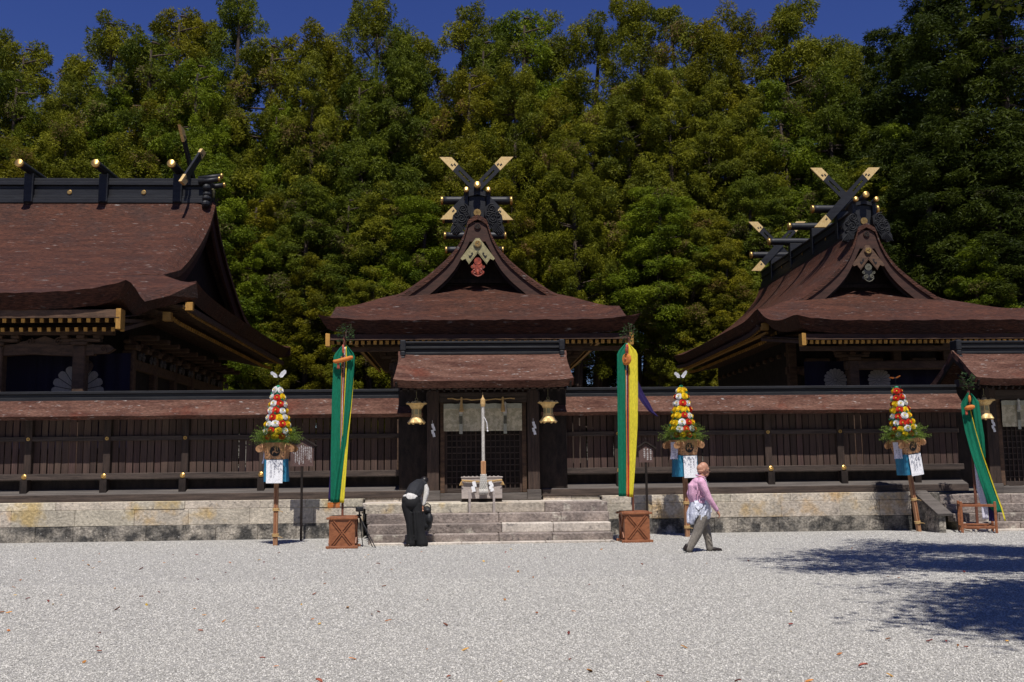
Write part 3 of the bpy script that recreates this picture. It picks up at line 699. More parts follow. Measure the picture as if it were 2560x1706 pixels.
def scroll(mb, cx, cz, r0, turns, y, sg, th=.022):
    pts = []
    for i in range(40):
        f = i / 39; a = turns * 2 * math.pi * f * sg + 1.2; rr = r0 * (1 - .85 * f)
        pts.append((cx + rr * math.cos(a), y, cz + rr * math.sin(a)))
    mb.tube(pts, th, 6)
def ridge_crest(parent, ztop, zb):
    """carved cloud scrolls on both sides of the ridge end"""
    for sx in (-1, 1):
        mb = MB()
        poly = [(.22, .46), (.36, .56), (.52, .54), (.64, .44), (.70, .30), (.80, .20), (.83, .04), (.80, -.08), (.87, -.20), (.88, -.32), (.80, -.42), (.68, -.45), (.52, -.32), (.36, -.05), (.24, .20)]
        mb.prism([(sx * x, zb + z) for x, z in poly], -.02, .16)
        for (x, z, r_, tn) in ((.47, .42, .16, 2), (.52, .10, .17, 2), (.68, .22, .10, 1.5), (.36, .22, .09, 1.3), (.72, -.05, .09, 1.3)):
            scroll(mb, sx * x, zb + z, r_, tn, -.035, sx)
        for k in range(6):                                # flowing lines below the scrolls
            pts = []
            for i in range(16):
                f = i / 15
                pts.append((sx * (.40 + .055 * k + .17 * f + .05 * math.sin(5 * f + k * .5)), -.032, zb - .08 - .012 * k + .02 - .30 * f + .08 * math.sin(math.pi * f) * (k / 5)))
            mb.tube(pts, .02, 5)
        mb.build('cloud_carving', M['black_matte'], parent)

def gabled_shrine(label, X, Yv, yg, ym, side, group, front, dW=0.0):
    W = 4.42; xg = 3.10; yb = 11.6; Wg = 4.46
    t = thing('shrine_building', label, 'shrine', (X, Yv, .84), 0, group); z = lambda v: v - .84
    Q = smooth_fn([yg - .4, yg, yg * .78 + ym * .22, yg * .5 + ym * .5, ym - .6, ym, ym * .5, 0, 1.4], [5.60, 5.68, 5.80, 5.96, 6.20, 6.44, 6.80, 7.13, 7.85], .06)
    def bump(v, c, w_): return math.exp(-((v - c) / w_) ** 2)
    # ---- bark roof: two side slopes and the front skirt with its porch
    yfr = lambda ax: 0.0 if ax <= xg else ym * (ax - xg) / (W - xg)
    axs = [0, .15, .3, .33, .37, .45, .6, .8, 1.05, 1.35, 1.69, 2.05, 2.42, 2.85, 3.10, 3.35, 3.6, 3.85, 4.1, 4.25, W]
    ta = lambda q: .17
    for sx in (-1, 1):
        rows = []
        for ax in axs:
            y0 = yfr(ax); row = []
            for j in range(25):
                f = j / 24; y = y0 + (yb - y0) * (f * f * .35 + f * .65)
                zz = P(ax) + .20 * bump(y, ym, 1.0) * max(0, (ax - 3.3) / 1.1) ** 2 + .16 * bump(y, yb, 1.3) * max(0, (ax - 3.0) / 1.4) ** 2
                row.append((sx * ax, y, z(zz)))
            rows.append([(p[0], p[1], p[2] - .24 * max(0, 1 - (p[1] - y0) / .9) ** 2 * max(0, min(1, (xg + .2 - ax) / .8)) * min(1, max(0, (ax - .25) / .5))) for p in row])
        MB().slab(rows, lambda p: .16 + .19 * min(1, max(0, (abs(p.x) - 2.4) / 1.4)), flip=sx > 0, off=lambda p: Vector((-sx * .24 * max(0, 1 - (W - abs(p.x)) / .6), 0, 0))).build('bark_roof', M['bark'], t, smooth=False)
        MB().slab([[(sx * (W - .12), ym + .4 + (yb - ym - .5) * j / 12 , z(6.03 + .15 * bump(ym + .4 + (yb - ym - .5) * j / 12, ym, 1.0) + .12 * bump(ym + .4 + (yb - ym - .5) * j / 12, yb, 1.3) - .13 * k)) for j in range(13)] for k in (0, 1)], .10, down=(-sx, 0, 0)).build('eave_board', M['brown_wood'], t)
    rows = []
    yys = list(np.linspace(yg, ym, 12)) + list(np.linspace(ym, 1.2, 9))[1:]
    for y in yys:
        if y <= ym: hw = Wg + (W - Wg) * max(0, 1 - (ym - y) / .8)
        else: hw = W - (W - xg) * (y - ym) / (0 - ym)
        if y > 0:
            hw = xg
            while hw > .6 and P(hw) < Q(y) + .06: hw -= .02
        n = 44; row = []
        for j in range(n + 1):
            u = j / n * 2 - 1; x = u * hw
            zz = Q(y) + .17 * bump(y, yg, 1.0) * abs(u) ** 7 + .18 * bump(y, ym, .9) * abs(x / W) ** 10 + (.10 * (1 - u * u) * max(0, min(1, (y - ym) / -ym)) if y > ym else 0)
            row.append((x, y, z(zz) + (.010 * math.sin(j * 2.3) + .008 * math.sin(j * 5.1) if y == yg else 0)))
        rows.append(row)
    MB().slab(rows, lambda p: .35 if p.y <= ym + .01 else .18, off=lambda p: Vector((-math.copysign(.22, p.x) * max(0, 1 - (Wg - abs(p.x)) / .5) * (p.y < ym - .3), .25 * max(0, 1 - (p.y - yg) / .9), 0))).build('bark_roof', M['bark'], t)
    # ---- eaves: boards, rafters with gilt tips
    one((-4.2, yg + .27, z(5.17)), (4.2, yg + .36, z(5.335)), .006).build('eave_board', M['barge'], t)
    one((-4.15, yg + .70, z(4.90)), (4.15, yg + .84, z(5.03)), .006).build('eave_board', M['brown_wood'], t)
    for sx in (-1, 1):
        one((sx * 4.21 - .06, yg + .22, z(5.00)), (sx * 4.21 + .06, yg + .5, z(5.35)), .004).build('gilt_corner_fitting', M['gold_tip'], t)
    sl = math.atan2(Q(ym) - Q(yg), ym - yg) * .75
    for k in range(50):
        place(RAFTER_ME, 'rafter', t, (-4.10 + 8.2 * k / 49, yg + .40, z(5.11)), (sl, 0, 0))
    MB().slab([[(-4.2, yg + .25, z(5.19)), (4.2, yg + .25, z(5.19))], [(-4.2, ym + .5, z(5.19) + (ym + .25 - yg) * math.tan(sl)), (4.2, ym + .5, z(5.19) + (ym + .25 - yg) * math.tan(sl))]], .02).build('soffit', M['brown_wood'], t)
    for s_ in side:
        for row in (0, 1):
            for k in range(56):
                y = ym + .15 + (yb - ym - .5) * k / 55
                place(SRAFT_ME, 'rafter', t, (s_ * (W - .18 - .42 * row), y, z(5.93 - .20 * row + .13 * bump(y, ym, 1.0) + .10 * bump(y, yb, 1.2))), (.10 + .08 * row, 0, s_ * math.pi / 2), (1, .62 if row else .72, 1))
        MB().bar((s_ * (W - .30), ym + .1, z(5.86)), (s_ * (W - .30), yb - .2, z(5.86)), .10, .08, .004).build('gilt_eave_strip', M['gold_tip'], t)
        one((s_ * (W - .2) - .11, ym - .12, z(5.93)), (s_ * (W - .2) + .11, ym + .02, z(6.16)), .004).build('gilt_corner_fitting', M['gold_tip'], t)
        rows = [[(s_ * (W - .2), ym + (yb - ym) * j / 10, z(6.0)) for j in range(11)], [(s_ * 2.7, ym + (yb - ym) * j / 10, z(6.45)) for j in range(11)]]
        MB().slab(rows, .02).build('soffit', M['brown_wood'], t)
    # ---- gable: bargeboards, wall, gilt plates, carved pendant
    for sx in (-1, 1):
        up_, lo_ = [], []
        for ax in np.linspace(.0, xg + .12, 26):
            zz = P(ax) - .17 - .20 * max(0, min(1, (xg + .2 - ax) / .8)) * min(1, max(0, (ax - .25) / .5)); dd = .44 + .05 * (ax / xg)
            if ax < .05: zz = P(.28) - .12
            up_.append((sx * ax, zz)); lo_.append((sx * ax, zz - dd - (.30 * max(0, 1 - ax / .5) if ax < .5 else 0)))
        mb = MB(); rows = [[(p[0], .06, z(p[1])) for p in up_], [(p[0], .06, z(p[1])) for p in lo_]]
        mb.slab(rows, .10, flip=sx < 0, down=(0, 1, 0)); mb.build('bargeboard', M['barge'], t)
        mb = MB(); rows = [[(p[0], .16, z(p[1])) for p in lo_], [(p[0] , .16, z(p[1] - .11)) for p in lo_]]
        mb.slab(rows, .08, flip=sx < 0, down=(0, 1, 0)); mb.build('inner_bargeboard', M['dark_wood'], t)
    poly = [(x, z(P(abs(x)) - .25)) for x in np.linspace(-3.0, 3.0, 31)] + [(3.0, z(6.2)), (-3.0, z(6.2))]
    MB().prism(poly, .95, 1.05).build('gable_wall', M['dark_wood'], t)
    one((-1.55, .80, z(7.75)), (1.55, .96, z(7.9)), .01).build('gable_beam', M['dark_wood'], t)
    gm = M['gold_dull'] if front == 'red' else M['brown_wood']; zo = z(8.96)                     # apex ornament hangs below the bargeboards
    a_ = MB()
    for sx in (-1, 1):
        a_.prism([(0, zo + .14), (sx * .06, zo + .14), (sx * .56, zo - .54), (sx * .51, zo - .60), (sx * .40, zo - .55), (sx * .33, zo - .66), (sx * .29, zo - .68), (0, zo - .27)], .015, .055)
        a_.bar((0, .008, zo - .28), (sx * .31, .008, zo - .69), .03, .03); a_.bar((0, .008, zo - .34), (sx * .30, .008, zo - .73), .02, .02)
    ap = a_.build('gilt_gable_plate', gm, t)
    MB().lathe([(.0, .0), (.12, .0), (.14, .02), (.12, .045), (.10, .045), (.0, .045)], (0, -.035, zo - .06), 20, axis='y').build('roundel', gm, ap)
    mb = MB(); tomoe(mb, .10, -.052, -.036); mb.build('swirl_emblem', M['gold'], ap, (0, 0, zo - .06))
    mb = MB()
    for sx in (-1, 1):
        mb.prism([(sx * .17, zo - .33), (sx * .22, zo - .37), (sx * .19, zo - .41), (sx * .25, zo - .45), (sx * .30, zo - .43), (sx * .29, zo - .50), (sx * .24, zo - .54), (sx * .20, zo - .47), (sx * .15, zo - .39)], .005, .014)
    mb.build('pierced_ornament', M['black_ink'], ap)
    cm_ = M['carving_red'] if front == 'red' else M['brocade_dark']
    zp = zo - .78
    pd = MB().ell((0, .10, zp), (.16, .05, .20), 16, 10).ell((0, .10, zp - .20), (.22, .05, .13), 16, 8).build('carved_pendant', M['carving_red'] if front == 'red' else M['black'], t)
    crest('pendant_flower', pd, (0, .052, zp + .16), .125, cm_, 14)
    mb = MB()
    for sx in (-1, 1): scroll(mb, sx * .11, zp - .17, .08, 1.6, .04, sx, .018); scroll(mb, sx * .17, zp - .04, .055, 1.3, .05, -sx, .015)
    mb.tube([(-.17, .05, zp - .24), (-.09, .04, zp - .32), (0, .04, zp - .35), (.09, .04, zp - .32), (.17, .05, zp - .24)], .02, 6)
    mb.build('pendant_scroll', cm_, pd)
    tomoe_b = MB().lathe([(.0, .0), (.11, .0), (.115, .02), (.0, .03)], (0, .02, z(9.50)), 18, axis='y').build('roundel', M['barge'], t)
    mb = MB(); tomoe(mb, .09, .008, .022); mb.build('swirl_emblem', M['dark_wood'], tomoe_b, (0, 0, z(9.50)))
    # ---- ridge with its logs, finials, bosses and carvings
    ry0, ry1 = .42, yb - .3
    for (hw, a, b) in ((.34, 9.62, 9.86), (.30, 9.86, 9.96), (.27, 9.96, 10.10), (.33, 10.10, 10.17), (.29, 10.17, 10.36), (.34, 10.36, 10.44)):
        one((-hw, ry0, z(a)), (hw, ry1, z(b)), .015).build('ridge_board', M['black'], t)
    one((-.30, .20, z(9.74)), (.30, .46, z(10.58)), .03).build('ridge_end', M['black'], t)
    MB().prism([(-.34, z(10.52)), (0, z(10.60)), (.34, z(10.52)), (.34, z(10.62)), (0, z(10.74)), (-.34, z(10.62))], .12, .52).build('ridge_end_cap', M['black'], t)
    crest('gilt_flower', t, (0, .185, z(10.0)), .125, M['gold'])
    for (x, zz, s_) in ((0, 10.86, 1.1), (-.36, 10.70, .85), (.36, 10.70, .85)):
        place(BOSS_ME, 'ridge_boss', t, (x, -.12, z(zz)), scale=(s_, 1, s_))
    for sx in (-1, 1): one((sx * .36 - .06, .1, z(9.78)), (sx * .36 + .06, .5, z(10.64)), .02).build('boss_post', M['black'], t)
    ridge_crest(t, 10.4, z(9.66))
    for k in range(4):
        y = 1.85 + 2.62 * k
        place(LOG_ME, 'ridge_log', t, (0, y, z(10.86)))
        one((-.36, y - .13, z(9.7)), (.36, y + .13, z(10.76)), .02).build('log_saddle', M['black'], t)
    for y in (1.62, yb - 2.0):
        for c in CHIGI: place(c, 'forked_finial', t, (0, y, z(11.22)), (0, 0, 0), (.88, 1, 1))
    for k in range(3):
        for sx in (-1, 1):
            MB().lathe([(.0, .29), (.05, .29), (.055, .31), (.0, .325)] if sx > 0 else [(.0, -.325), (.055, -.31), (.05, -.29), (.0, -.29)], n=14, axis='x').build('gilt_stud', M['gold'], t, (0, 3.1 + 2.62 * k, z(10.03)))
    # ---- body
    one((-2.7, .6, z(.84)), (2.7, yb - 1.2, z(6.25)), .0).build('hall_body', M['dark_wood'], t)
    one((-3.3, -.6, z(1.55)), (3.3, yb - .6, z(1.75)), .01).build('veranda', M['brown_wood'], t)
    ys = yg + 1.45
    for x in (-2.36, 2.36):
        one((x - .14, ys - .14, z(.84)), (x + .14, ys + .14, z(4.68)), .02).build('porch_pillar', M['brown_wood'], t)
        b = one((x - .2, ys - .2, z(4.68)), (x + .2, ys + .2, z(4.78)), .04).build('bracket', M['brown_wood'], t)
        one((x - .5, ys - .09, z(4.78)), (x + .5, ys + .09, z(4.86)), .03).build('bracket_arm', M['brown_wood'], b)
        for dx in (-.42, 0, .42): one((x + dx - .1, ys - .1, z(4.86)), (x + dx + .1, ys + .1, z(4.95)), .03).build('bearing_block', M['brown_wood'], b)
    one((-2.9, ys - .11, z(4.95)), (2.9, ys + .11, z(5.06)), .01).build('porch_beam', M['brown_wood'], t)
    one((-2.6, ys - .10, z(4.40)), (2.6, ys + .10, z(4.67)), .03).build('tie_beam', M['brown_wood'], t)
    for x in (-2.7, -.95, .95, 2.7):
        one((x - .14, .32, z(.84)), (x + .14, .61, z(5.9)), .02).build('pillar', M['brown_wood'], t)
    one((-2.9, .36, z(4.7)), (2.9, .58, z(4.95)), .01).build('wall_beam', M['brown_wood'], t)
    for x in (-1.85, 0, 1.85):
        b = one((x - .16, .2, z(4.95)), (x + .16, .58, z(5.1)), .03).build('bracket', M['brown_wood'], t)
        one((x - .42, .25, z(5.1)), (x + .42, .45, z(5.22)), .03).build('bracket_arm', M['brown_wood'], b)
    for sx in (-1, 1):                                    # curved rainbow beams from porch to hall
        pts = [(sx * 2.36, lerp(ys, .35, i / 8), z(4.25 + .5 * i / 8 + .22 * math.sin(math.pi * i / 8))) for i in range(9)]
        MB().tube(pts, .13, 8).build('rainbow_beam', M['brown_wood'], t)
        for k in range(12):
            y = .8 + (yb - 2.4) * k / 11
            one((sx * 2.72 - .10, y - .1, z(5.35)), (sx * 2.72 + .45 * 1 - .1, y + .1, z(5.5)), .03).build('bracket', M['brown_wood'], t) if sx in side else None
    if front != 'red':
        cw = thing('shrine_curtain', 'dark purple curtain with round white flower crests inside the right shrine', 'curtain', (X, Yv + ys + .35, 2.2))
        MB().slab([[(lerp(-3.7, .0, j / 30), .03 * math.sin(j), 2.5 * i) for j in range(31)] for i in (0, 1)], .01, down=(0, 1, 0)).build('cloth', M['curtain_purple'], cw)
        for x in (-2.78, -1.44): crest('crest', cw, (x, -.04, 1.93), .35, M['crest_white'])
        MB().slab([[(lerp(.0, 3.7, j / 30), .03 * math.sin(j), 2.5 * i) for j in range(31)] for i in (0, 1)], .01, down=(0, 1, 0)).build('cloth', M['curtain_purple'], cw)
    return t
gabled_shrine('centre shrine with curved bark gable, gilt forked finials and red carved pendant', .45, 31.9, -4.75, -1.2, (-1, 1), 'gabled bark-roofed shrines', 'red')
gabled_shrine('right shrine seen at an angle, its bark gable roof and four ridge logs showing', 13.90, 33.0, -5.45, -1.6, (-1,), 'gabled bark-roofed shrines', 'gold')

# ---- the left hall: ridge parallel to the fence, seen past its right gable
def left_hall():
    X0 = -15.6; HV = 6.53; HE = 7.83; Yr = 36.0
    t = thing('shrine_hall', 'large left hall with a broad brown bark roof and ridge parallel to the fence', 'shrine hall', (X0, Yr, .84)); z = lambda v: v - .84
    Pd = smooth_fn([0, .25, .7, 1.75, 3.2, 4.7, 6.0, 7.1, 8.3, 9.5, 9.9], [11.75, 11.35, 10.75, 9.9, 8.95, 8.18, 7.52, 6.93, 6.60, 6.35, 6.28], .05)
    def bump(v, c, w_): return math.exp(-((v - c) / w_) ** 2)
    RB = 1.22; dg, de, dp = 6.0, 7.1, 9.5                            # gable foot, main eave, porch eave
    ds = [0, .12, .25, .45, .7, 1.0, 1.4, 1.75, 2.2, 2.7, 3.2, 3.7, 4.2, 4.7, 5.2, 5.6, 6.0]
    th = lambda p: .20
    for sg in (-1, 1):                                    # front and rear slopes down to the gable feet
        rows = []
        for d in ds:
            row = []
            for j in range(41):
                u = math.sin((j / 40 * 2 - 1) * math.pi / 2) * .35 + (j / 40 * 2 - 1) * .65; x = HV * u
                row.append((x, sg * d * (RB if sg > 0 else 1), z(Pd(d)) + .10 * bump(abs(u), .93, .06) * (1 - d / 8) - .42 * (max(0, abs(x) - (HV - 1.0)) / 1.0) ** 2 * min(1, (6 - d) / 1.8)))
            rows.append(row)
        MB().slab(rows, th, flip=sg < 0).build('bark_roof', M['bark'], t)
    sk = lambda s: Pd(de - s * (de - dg) / (HE - HV))
    ex = [dg, 6.3, 6.6, 6.85, de]
    rows = []                                             # front: from gable foot over the main eave to the porch eave
    for d in ex + [7.5, 7.9, 8.3, 8.7, 9.1, 9.5]:
        if d <= de: hw = HV + (HE - HV) * (d - dg) / (de - dg)
        else: hw = HE - (HE - 6.62) * min(1, (d - de) / .75)
        row = []
        for j in range(61):
            u = j / 60 * 2 - 1; x = u * hw
            lift = .17 * bump(d, de, .45) * abs(x / HE) ** 14 + .34 * bump(d, dp, .8) * abs(u) ** 7 - .34 * bump(d, 7.85, .55) * abs(u) ** 8
            row.append((x, -d, z(Pd(d)) + lift + (.012 * math.sin(j * 2.1) if d == dp else 0)))
        rows.append(row)
    MB().slab(rows, lambda p: .20 + .22 * min(1, max(0, (-p.y - dg) / .8)), off=lambda p: Vector((-math.copysign(.26, p.x) * max(0, 1 - (6.62 - abs(p.x)) / .5) * (-p.y > de + .2), .28 * max(0, 1 - (p.y + dp) / .9) + .2 * (abs(-p.y - de) < .3) * (abs(p.x) > 6.8), 0))).build('bark_roof', M['bark'], t)
    rows = []
    for d in ex:
        hw = HV + (HE - HV) * (d - dg) / (de - dg)
        rows.append([(hw * (j / 30 - 1), d * RB, z(Pd(d)) + .17 * bump(d, de, .45) * abs(hw * (j / 30 - 1) / HE) ** 14) for j in range(61)])
    MB().slab(rows, lambda p: .20 + .2 * min(1, max(0, (p.y - dg) / .8)), flip=True).build('bark_roof', M['bark'], t)
    for sx in (-1, 1):                                    # side skirts
        rows = []
        for i in range(9):
            s = (HE - HV + .9) * i / 8; ax = HE - s; hl = de - s * (de - dg) / (HE - HV); hl = max(hl, 5.2)
            rows.append([(sx * ax, hl * (j / 16 - 1) * (RB if j > 16 else 1), z(Pd(max(hl, 4.6) if s > HE - HV else hl)) - .0 + .17 * bump(s, 0, .4) * abs(hl * (j / 16 - 1) / de) ** 10 - .10 * (1 - ((j / 16 - 1)) ** 2)) for j in range(33)])
        MB().slab(rows, lambda p: .2 + .22 * min(1, max(0, (abs(p.x) - HV) / .9)), flip=sx > 0, off=lambda p: Vector((-sx * .22 * max(0, 1 - (HE - abs(p.x)) / .6), 0, 0))).build('bark_roof', M['bark'], t)
        # gable bargeboards and wall
        for sg in (-1, 1):
            up_ = [(sg * d, z(Pd(d)) - .20) for d in np.linspace(0, dg + .1, 22)]
            up_ = [(p[0] * (RB if sg > 0 else 1), p[1] - .36) for p in up_]
            rows = [[(sx * (HV - .12), p[0], p[1]) for p in up_], [(sx * (HV - .12), p[0], p[1] - .50) for p in up_]]
            MB().slab(rows, .10, flip=sg * sx > 0, down=(-sx, 0, 0)).build('bargeboard', M['barge'], t)
        poly = [(y * (RB if y > 0 else 1), z(Pd(abs(y))) - .30) for y in np.linspace(-5.9, 5.9, 31)] + [(5.9 * RB, z(6.6)), (-5.9, z(6.6))]
        MB().prism(poly, 0, .1, to=lambda v: Vector((sx * (HV - .75) + v.y * .5, v.x, v.z))).build('gable_wall', M['dark_wood'], t)
        # side eave: edge board, two rows of rafters with gilt tips
        MB().bar((sx * (HE - .30), -de + .2, z(6.36)), (sx * (HE - .30), de * RB - .2, z(6.36)), .10, .16, .004).build('eave_board', M['brown_wood'], t)
        if sx > 0:
            for row in (0, 1):
                for k in range(62):
                    y = -de + .15 + (de + de * RB - .3) * k / 61
                    place(SRAFT_ME, 'rafter', t, (HE - .36 - .45 * row, y, z(6.28 - .22 * row + .10 * bump(abs(y if y < 0 else y / RB), de, .8))), (.10 + .12 * row, 0, math.pi / 2))
            one((HE - .32, -de + .02, z(6.26)), (HE - .10, -de + .18, z(6.50)), .004).build('gilt_corner_fitting', M['gold_tip'], t)
            one((HE - .95, -de + .02, z(5.96)), (HE - .72, -de + .24, z(6.22)), .004).build('gilt_corner_fitting', M['gold_tip'], t)
            MB().slab([[(HE - .3, -de + (1 + RB) * de * j / 8, z(6.36)) for j in range(9)], [(HV - 1.4, -de + (1 + RB) * de * j / 8, z(6.85)) for j in range(9)]], .02).build('soffit', M['brown_wood'], t)
    # porch eave
    one((-6.4, -dp + .30, z(5.75)), (6.4, -dp + .40, z(5.95)), .006).build('eave_board', M['brown_wood'], t)
    one((6.30, -dp + .26, z(5.42)), (6.43, -dp + .62, z(5.97)), .004).build('gilt_corner_fitting', M['gold_tip'], t)
    for row in (0, 1):
        for k in range(52):
            place(RAFTER_ME, 'rafter', t, (-6.25 + 12.5 * k / 51 + .03 * row, -dp + .45 + .4 * row, z(5.68 - .19 * row)), (.13 + .1 * row, 0, 0), (1.05, .8, 1.05))
    MB().slab([[(-6.4, -dp + .25, z(5.74)), (6.4, -dp + .25, z(5.74))], [(-6.4, -de, z(6.15)), (6.4, -de, z(6.15))]], .02).build('soffit', M['brown_wood'], t)
    # ridge
    for (hw, y, a, b) in ((HV - .35, .36, 11.28, 11.46), (HV - .4, .30, 11.46, 11.56), (HV - .4, .24, 11.56, 11.82), (HV - .4, .22, 11.82, 11.95), (HV - .35, .32, 11.95, 12.10), (HV - .35, .28, 12.10, 12.22)):
        one((-hw, -y, z(a)), (hw, y, z(b)), .015).build('ridge_board', M['black'], t)
    for k in range(5):
        x = 5.24 - 2.64 * k
        place(LOG_ME, 'ridge_log', t, (x, 0, z(12.48)), (0, 0, math.pi / 2))
        one((x - .16, -.42, z(11.3)), (x + .16, .42, z(12.36)), .02).build('log_saddle', M['black'], t)
        if k: MB().lathe([(.0, .0), (.07, .0), (.085, .012), (.085, .04), (.0, .04)], n=18, axis='y').build('gilt_stud', M['gold'], t, (x + 1.4, -.275, z(11.70)))
    for sx in (-1, 1):
        for k, c in enumerate(CHIGI): place(c, 'forked_finial', t, (sx * 5.62, 0, z(12.75)), (0, 0, math.pi / 2), (1.1, 1.5, .92))
        e = MB()
        for (zz, hy, r_) in ((12.08, .36, .13), (11.86, .42, .15), (11.62, .38, .11), (11.45, .46, .12), (11.22, .52, .15)):
            for yy in (-hy * .75, 0, hy * .75): e.ell((sx * 6.28, yy, z(zz)), (.16, hy * .42, r_), 10, 7)
        e.box((sx * 6.28 - .13, -.34, z(11.2)), (sx * 6.28 + .13, .34, z(12.1)), .03).build('ridge_end', M['black'], t)
        mb = MB().lathe([(.0, .0), (.16, .0), (.17, .03), (.0, .05)] if sx > 0 else [(.0, -.05), (.17, -.03), (.16, .0), (.0, .0)], n=18, axis='x'); mb.build('gilt_stud', M['gold_dull'], t, (sx * 6.42, 0, z(11.75)))
        for (y, zz, L_) in ((-.05, 12.38, 1.0), (-.38, 12.16, .9), (.38, 12.16, .9)):
            place(BOSS_ME, 'ridge_boss', t, (sx * 6.75, y, z(zz)), (0, 0, sx * math.pi / 2), (.9, L_, .9))
    # body: pillars, beams, carved brackets
    one((-5.4, -5.4, z(.84)), (5.4, 5.6, z(6.7)), 0).build('hall_body', M['dark_wood'], t)
    one((-6.3, -7.2, z(1.9)), (6.3, 6.4, z(2.15)), .01).build('veranda', M['brown_wood'], t)
    ys = -dp + 1.35
    for x in (5.02, 2.80, 0.2, -2.4, -4.95):
        one((x - .17, ys - .17, z(.84)), (x + .17, ys + .17, z(5.10)), .03).build('porch_pillar', M['brown_wood'], t)
        b = one((x - .22, ys - .22, z(5.10)), (x + .22, ys + .22, z(5.20)), .04).build('bracket', M['brown_wood'], t)
        one((x - .55, ys - .1, z(5.20)), (x + .55, ys + .1, z(5.30)), .03).build('bracket_arm', M['brown_wood'], b)
        for dx in (-.45, 0, .45): one((x + dx - .11, ys - .12, z(5.30)), (x + dx + .11, ys + .12, z(5.40)), .03).build('bearing_block', M['brown_wood'], b)
        if x < 5:
            mb = MB().prism([(x + .45, z(5.14)), (x + 2.05, z(5.14)), (x + 1.85, z(5.22)), (x + 1.5, z(5.28)), (x + 1.25, z(5.37)), (x + 1.0, z(5.28)), (x + .65, z(5.22))], ys - .08, ys + .02)
            for q in (-1, 1): scroll(mb, x + 1.25 + q * .38, z(5.22), .1, 1.5, ys - .1, q, .02)
            mb.build('carved_strut', M['brown_wood'], t)
    one((-5.9, ys - .12, z(5.40)), (5.9, ys + .12, z(5.54)), .01).build('porch_beam', M['brown_wood'], t)
    rows = [[(lerp(-5.4, 5.4, j / 60), ys - .11, z(4.82 + .05 * (1 - abs(math.cos(math.pi * (j / 60 * 10.8 - .35) / 2.5)))) + .30 * i) for j in range(61)] for i in (0, 1)]
    MB().slab(rows, .22, down=(0, 1, 0)).build('tie_beam', M['brown_wood'], t)
    nb = MB().prism([(5.2, z(4.86)), (5.75, z(4.88)), (5.95, z(5.0)), (5.8, z(5.12)), (5.2, z(5.12))], ys - .1, ys + .1); scroll(nb, 5.68, z(5.0), .1, 1.5, ys - .12, 1, .02); nb.build('beam_nose', M['brown_wood'], t)
    MB().tube([(5.05, lerp(ys, -5.4, i / 8), z(4.35 + .55 * i / 8 + .3 * math.sin(math.pi * i / 8))) for i in range(9)], .15, 8).build('rainbow_beam', M['brown_wood'], t)
    for k in range(11):
        y = -5.4 + 11 * k / 10
        if k % 2 == 0: one((5.25, y - .17, z(.84)), (5.59, y + .17, z(5.3)), .03).build('pillar', M['brown_wood'], t)
        b = one((5.3, y - .2, z(5.3)), (5.72, y + .2, z(5.48)), .04).build('bracket', M['brown_wood'], t)
        one((5.35, y - .4, z(5.48)), (5.55, y + .4, z(5.6)), .03).build('bracket_arm', M['brown_wood'], b)
        one((5.4, y - .1, z(5.6)), (6.3, y + .1, z(5.76)), .03).build('bracket_arm', M['brown_wood'], b)
        mb = MB()
        for q in (-1, 1): scroll(mb, q * .2, 0, .13, 1.6, 0, q, .03)
        mb.build('cloud_carving', M['grey_wood'], t, (5.62, y + .55, z(5.15)), (0, 0, math.pi / 2))
    one((5.38, -5.6, z(4.75)), (5.56, 5.6, z(5.05)), .01).build('wall_beam', M['brown_wood'], t)
    one((5.40, -5.6, z(3.55)), (5.60, 5.6, z(3.80)), .01).build('wall_beam', M['brown_wood'], t)
    for k in range(4):
        MB().ell((5.62, -4.6 + k * 2.4, z(3.68)), (.02, .06, .06), 10, 6).build('gilt_stud', M['gold'], t)
    cw = thing('hall_curtain', 'dark purple curtain with a huge white flower crest inside the left hall', 'curtain', (X0, Yr + ys + .5, 2.3))
    for (a, b) in ((-5.0, 3.6), (3.62, 6.2)):
        n = 40
        MB().slab([[(lerp(a, b, j / n), .03 * math.sin(j), 2.65 * i) for j in range(n + 1)] for i in (0, 1)], .01, down=(0, 1, 0)).build('cloth', M['curtain_purple'], cw)
    crest('crest', cw, (4.80, -.05, 1.60), .72, M['crest_white'])
    crest('crest', cw, (-.4, -.05, 1.60), .70, M['crest_white'])
    return t
left_hall()
# ------------------------------------------------------------------ lettering
def glyphs(cols, size, name, m, parent, loc, rot, x0, ztop, pitch, lead):
    """vertical Japanese columns, right to left; flat print a hair in front of the surface (local x right, z up)"""
    vs, fs = [], []
    for ci, (txt, dz) in enumerate(cols):
        for k, ch in enumerate(txt):
            if ch not in GLYPH: continue
            gv, gf = GLYPH[ch]; n = len(vs)
            for (x, y) in gv: vs.append((x * size + x0 - ci * pitch, 0, y * size + ztop - dz - k * lead))
            for p in gf: fs.append(tuple(i + n for i in p))
    return MB().add(vs, fs).build(name, m, parent, loc, rot)

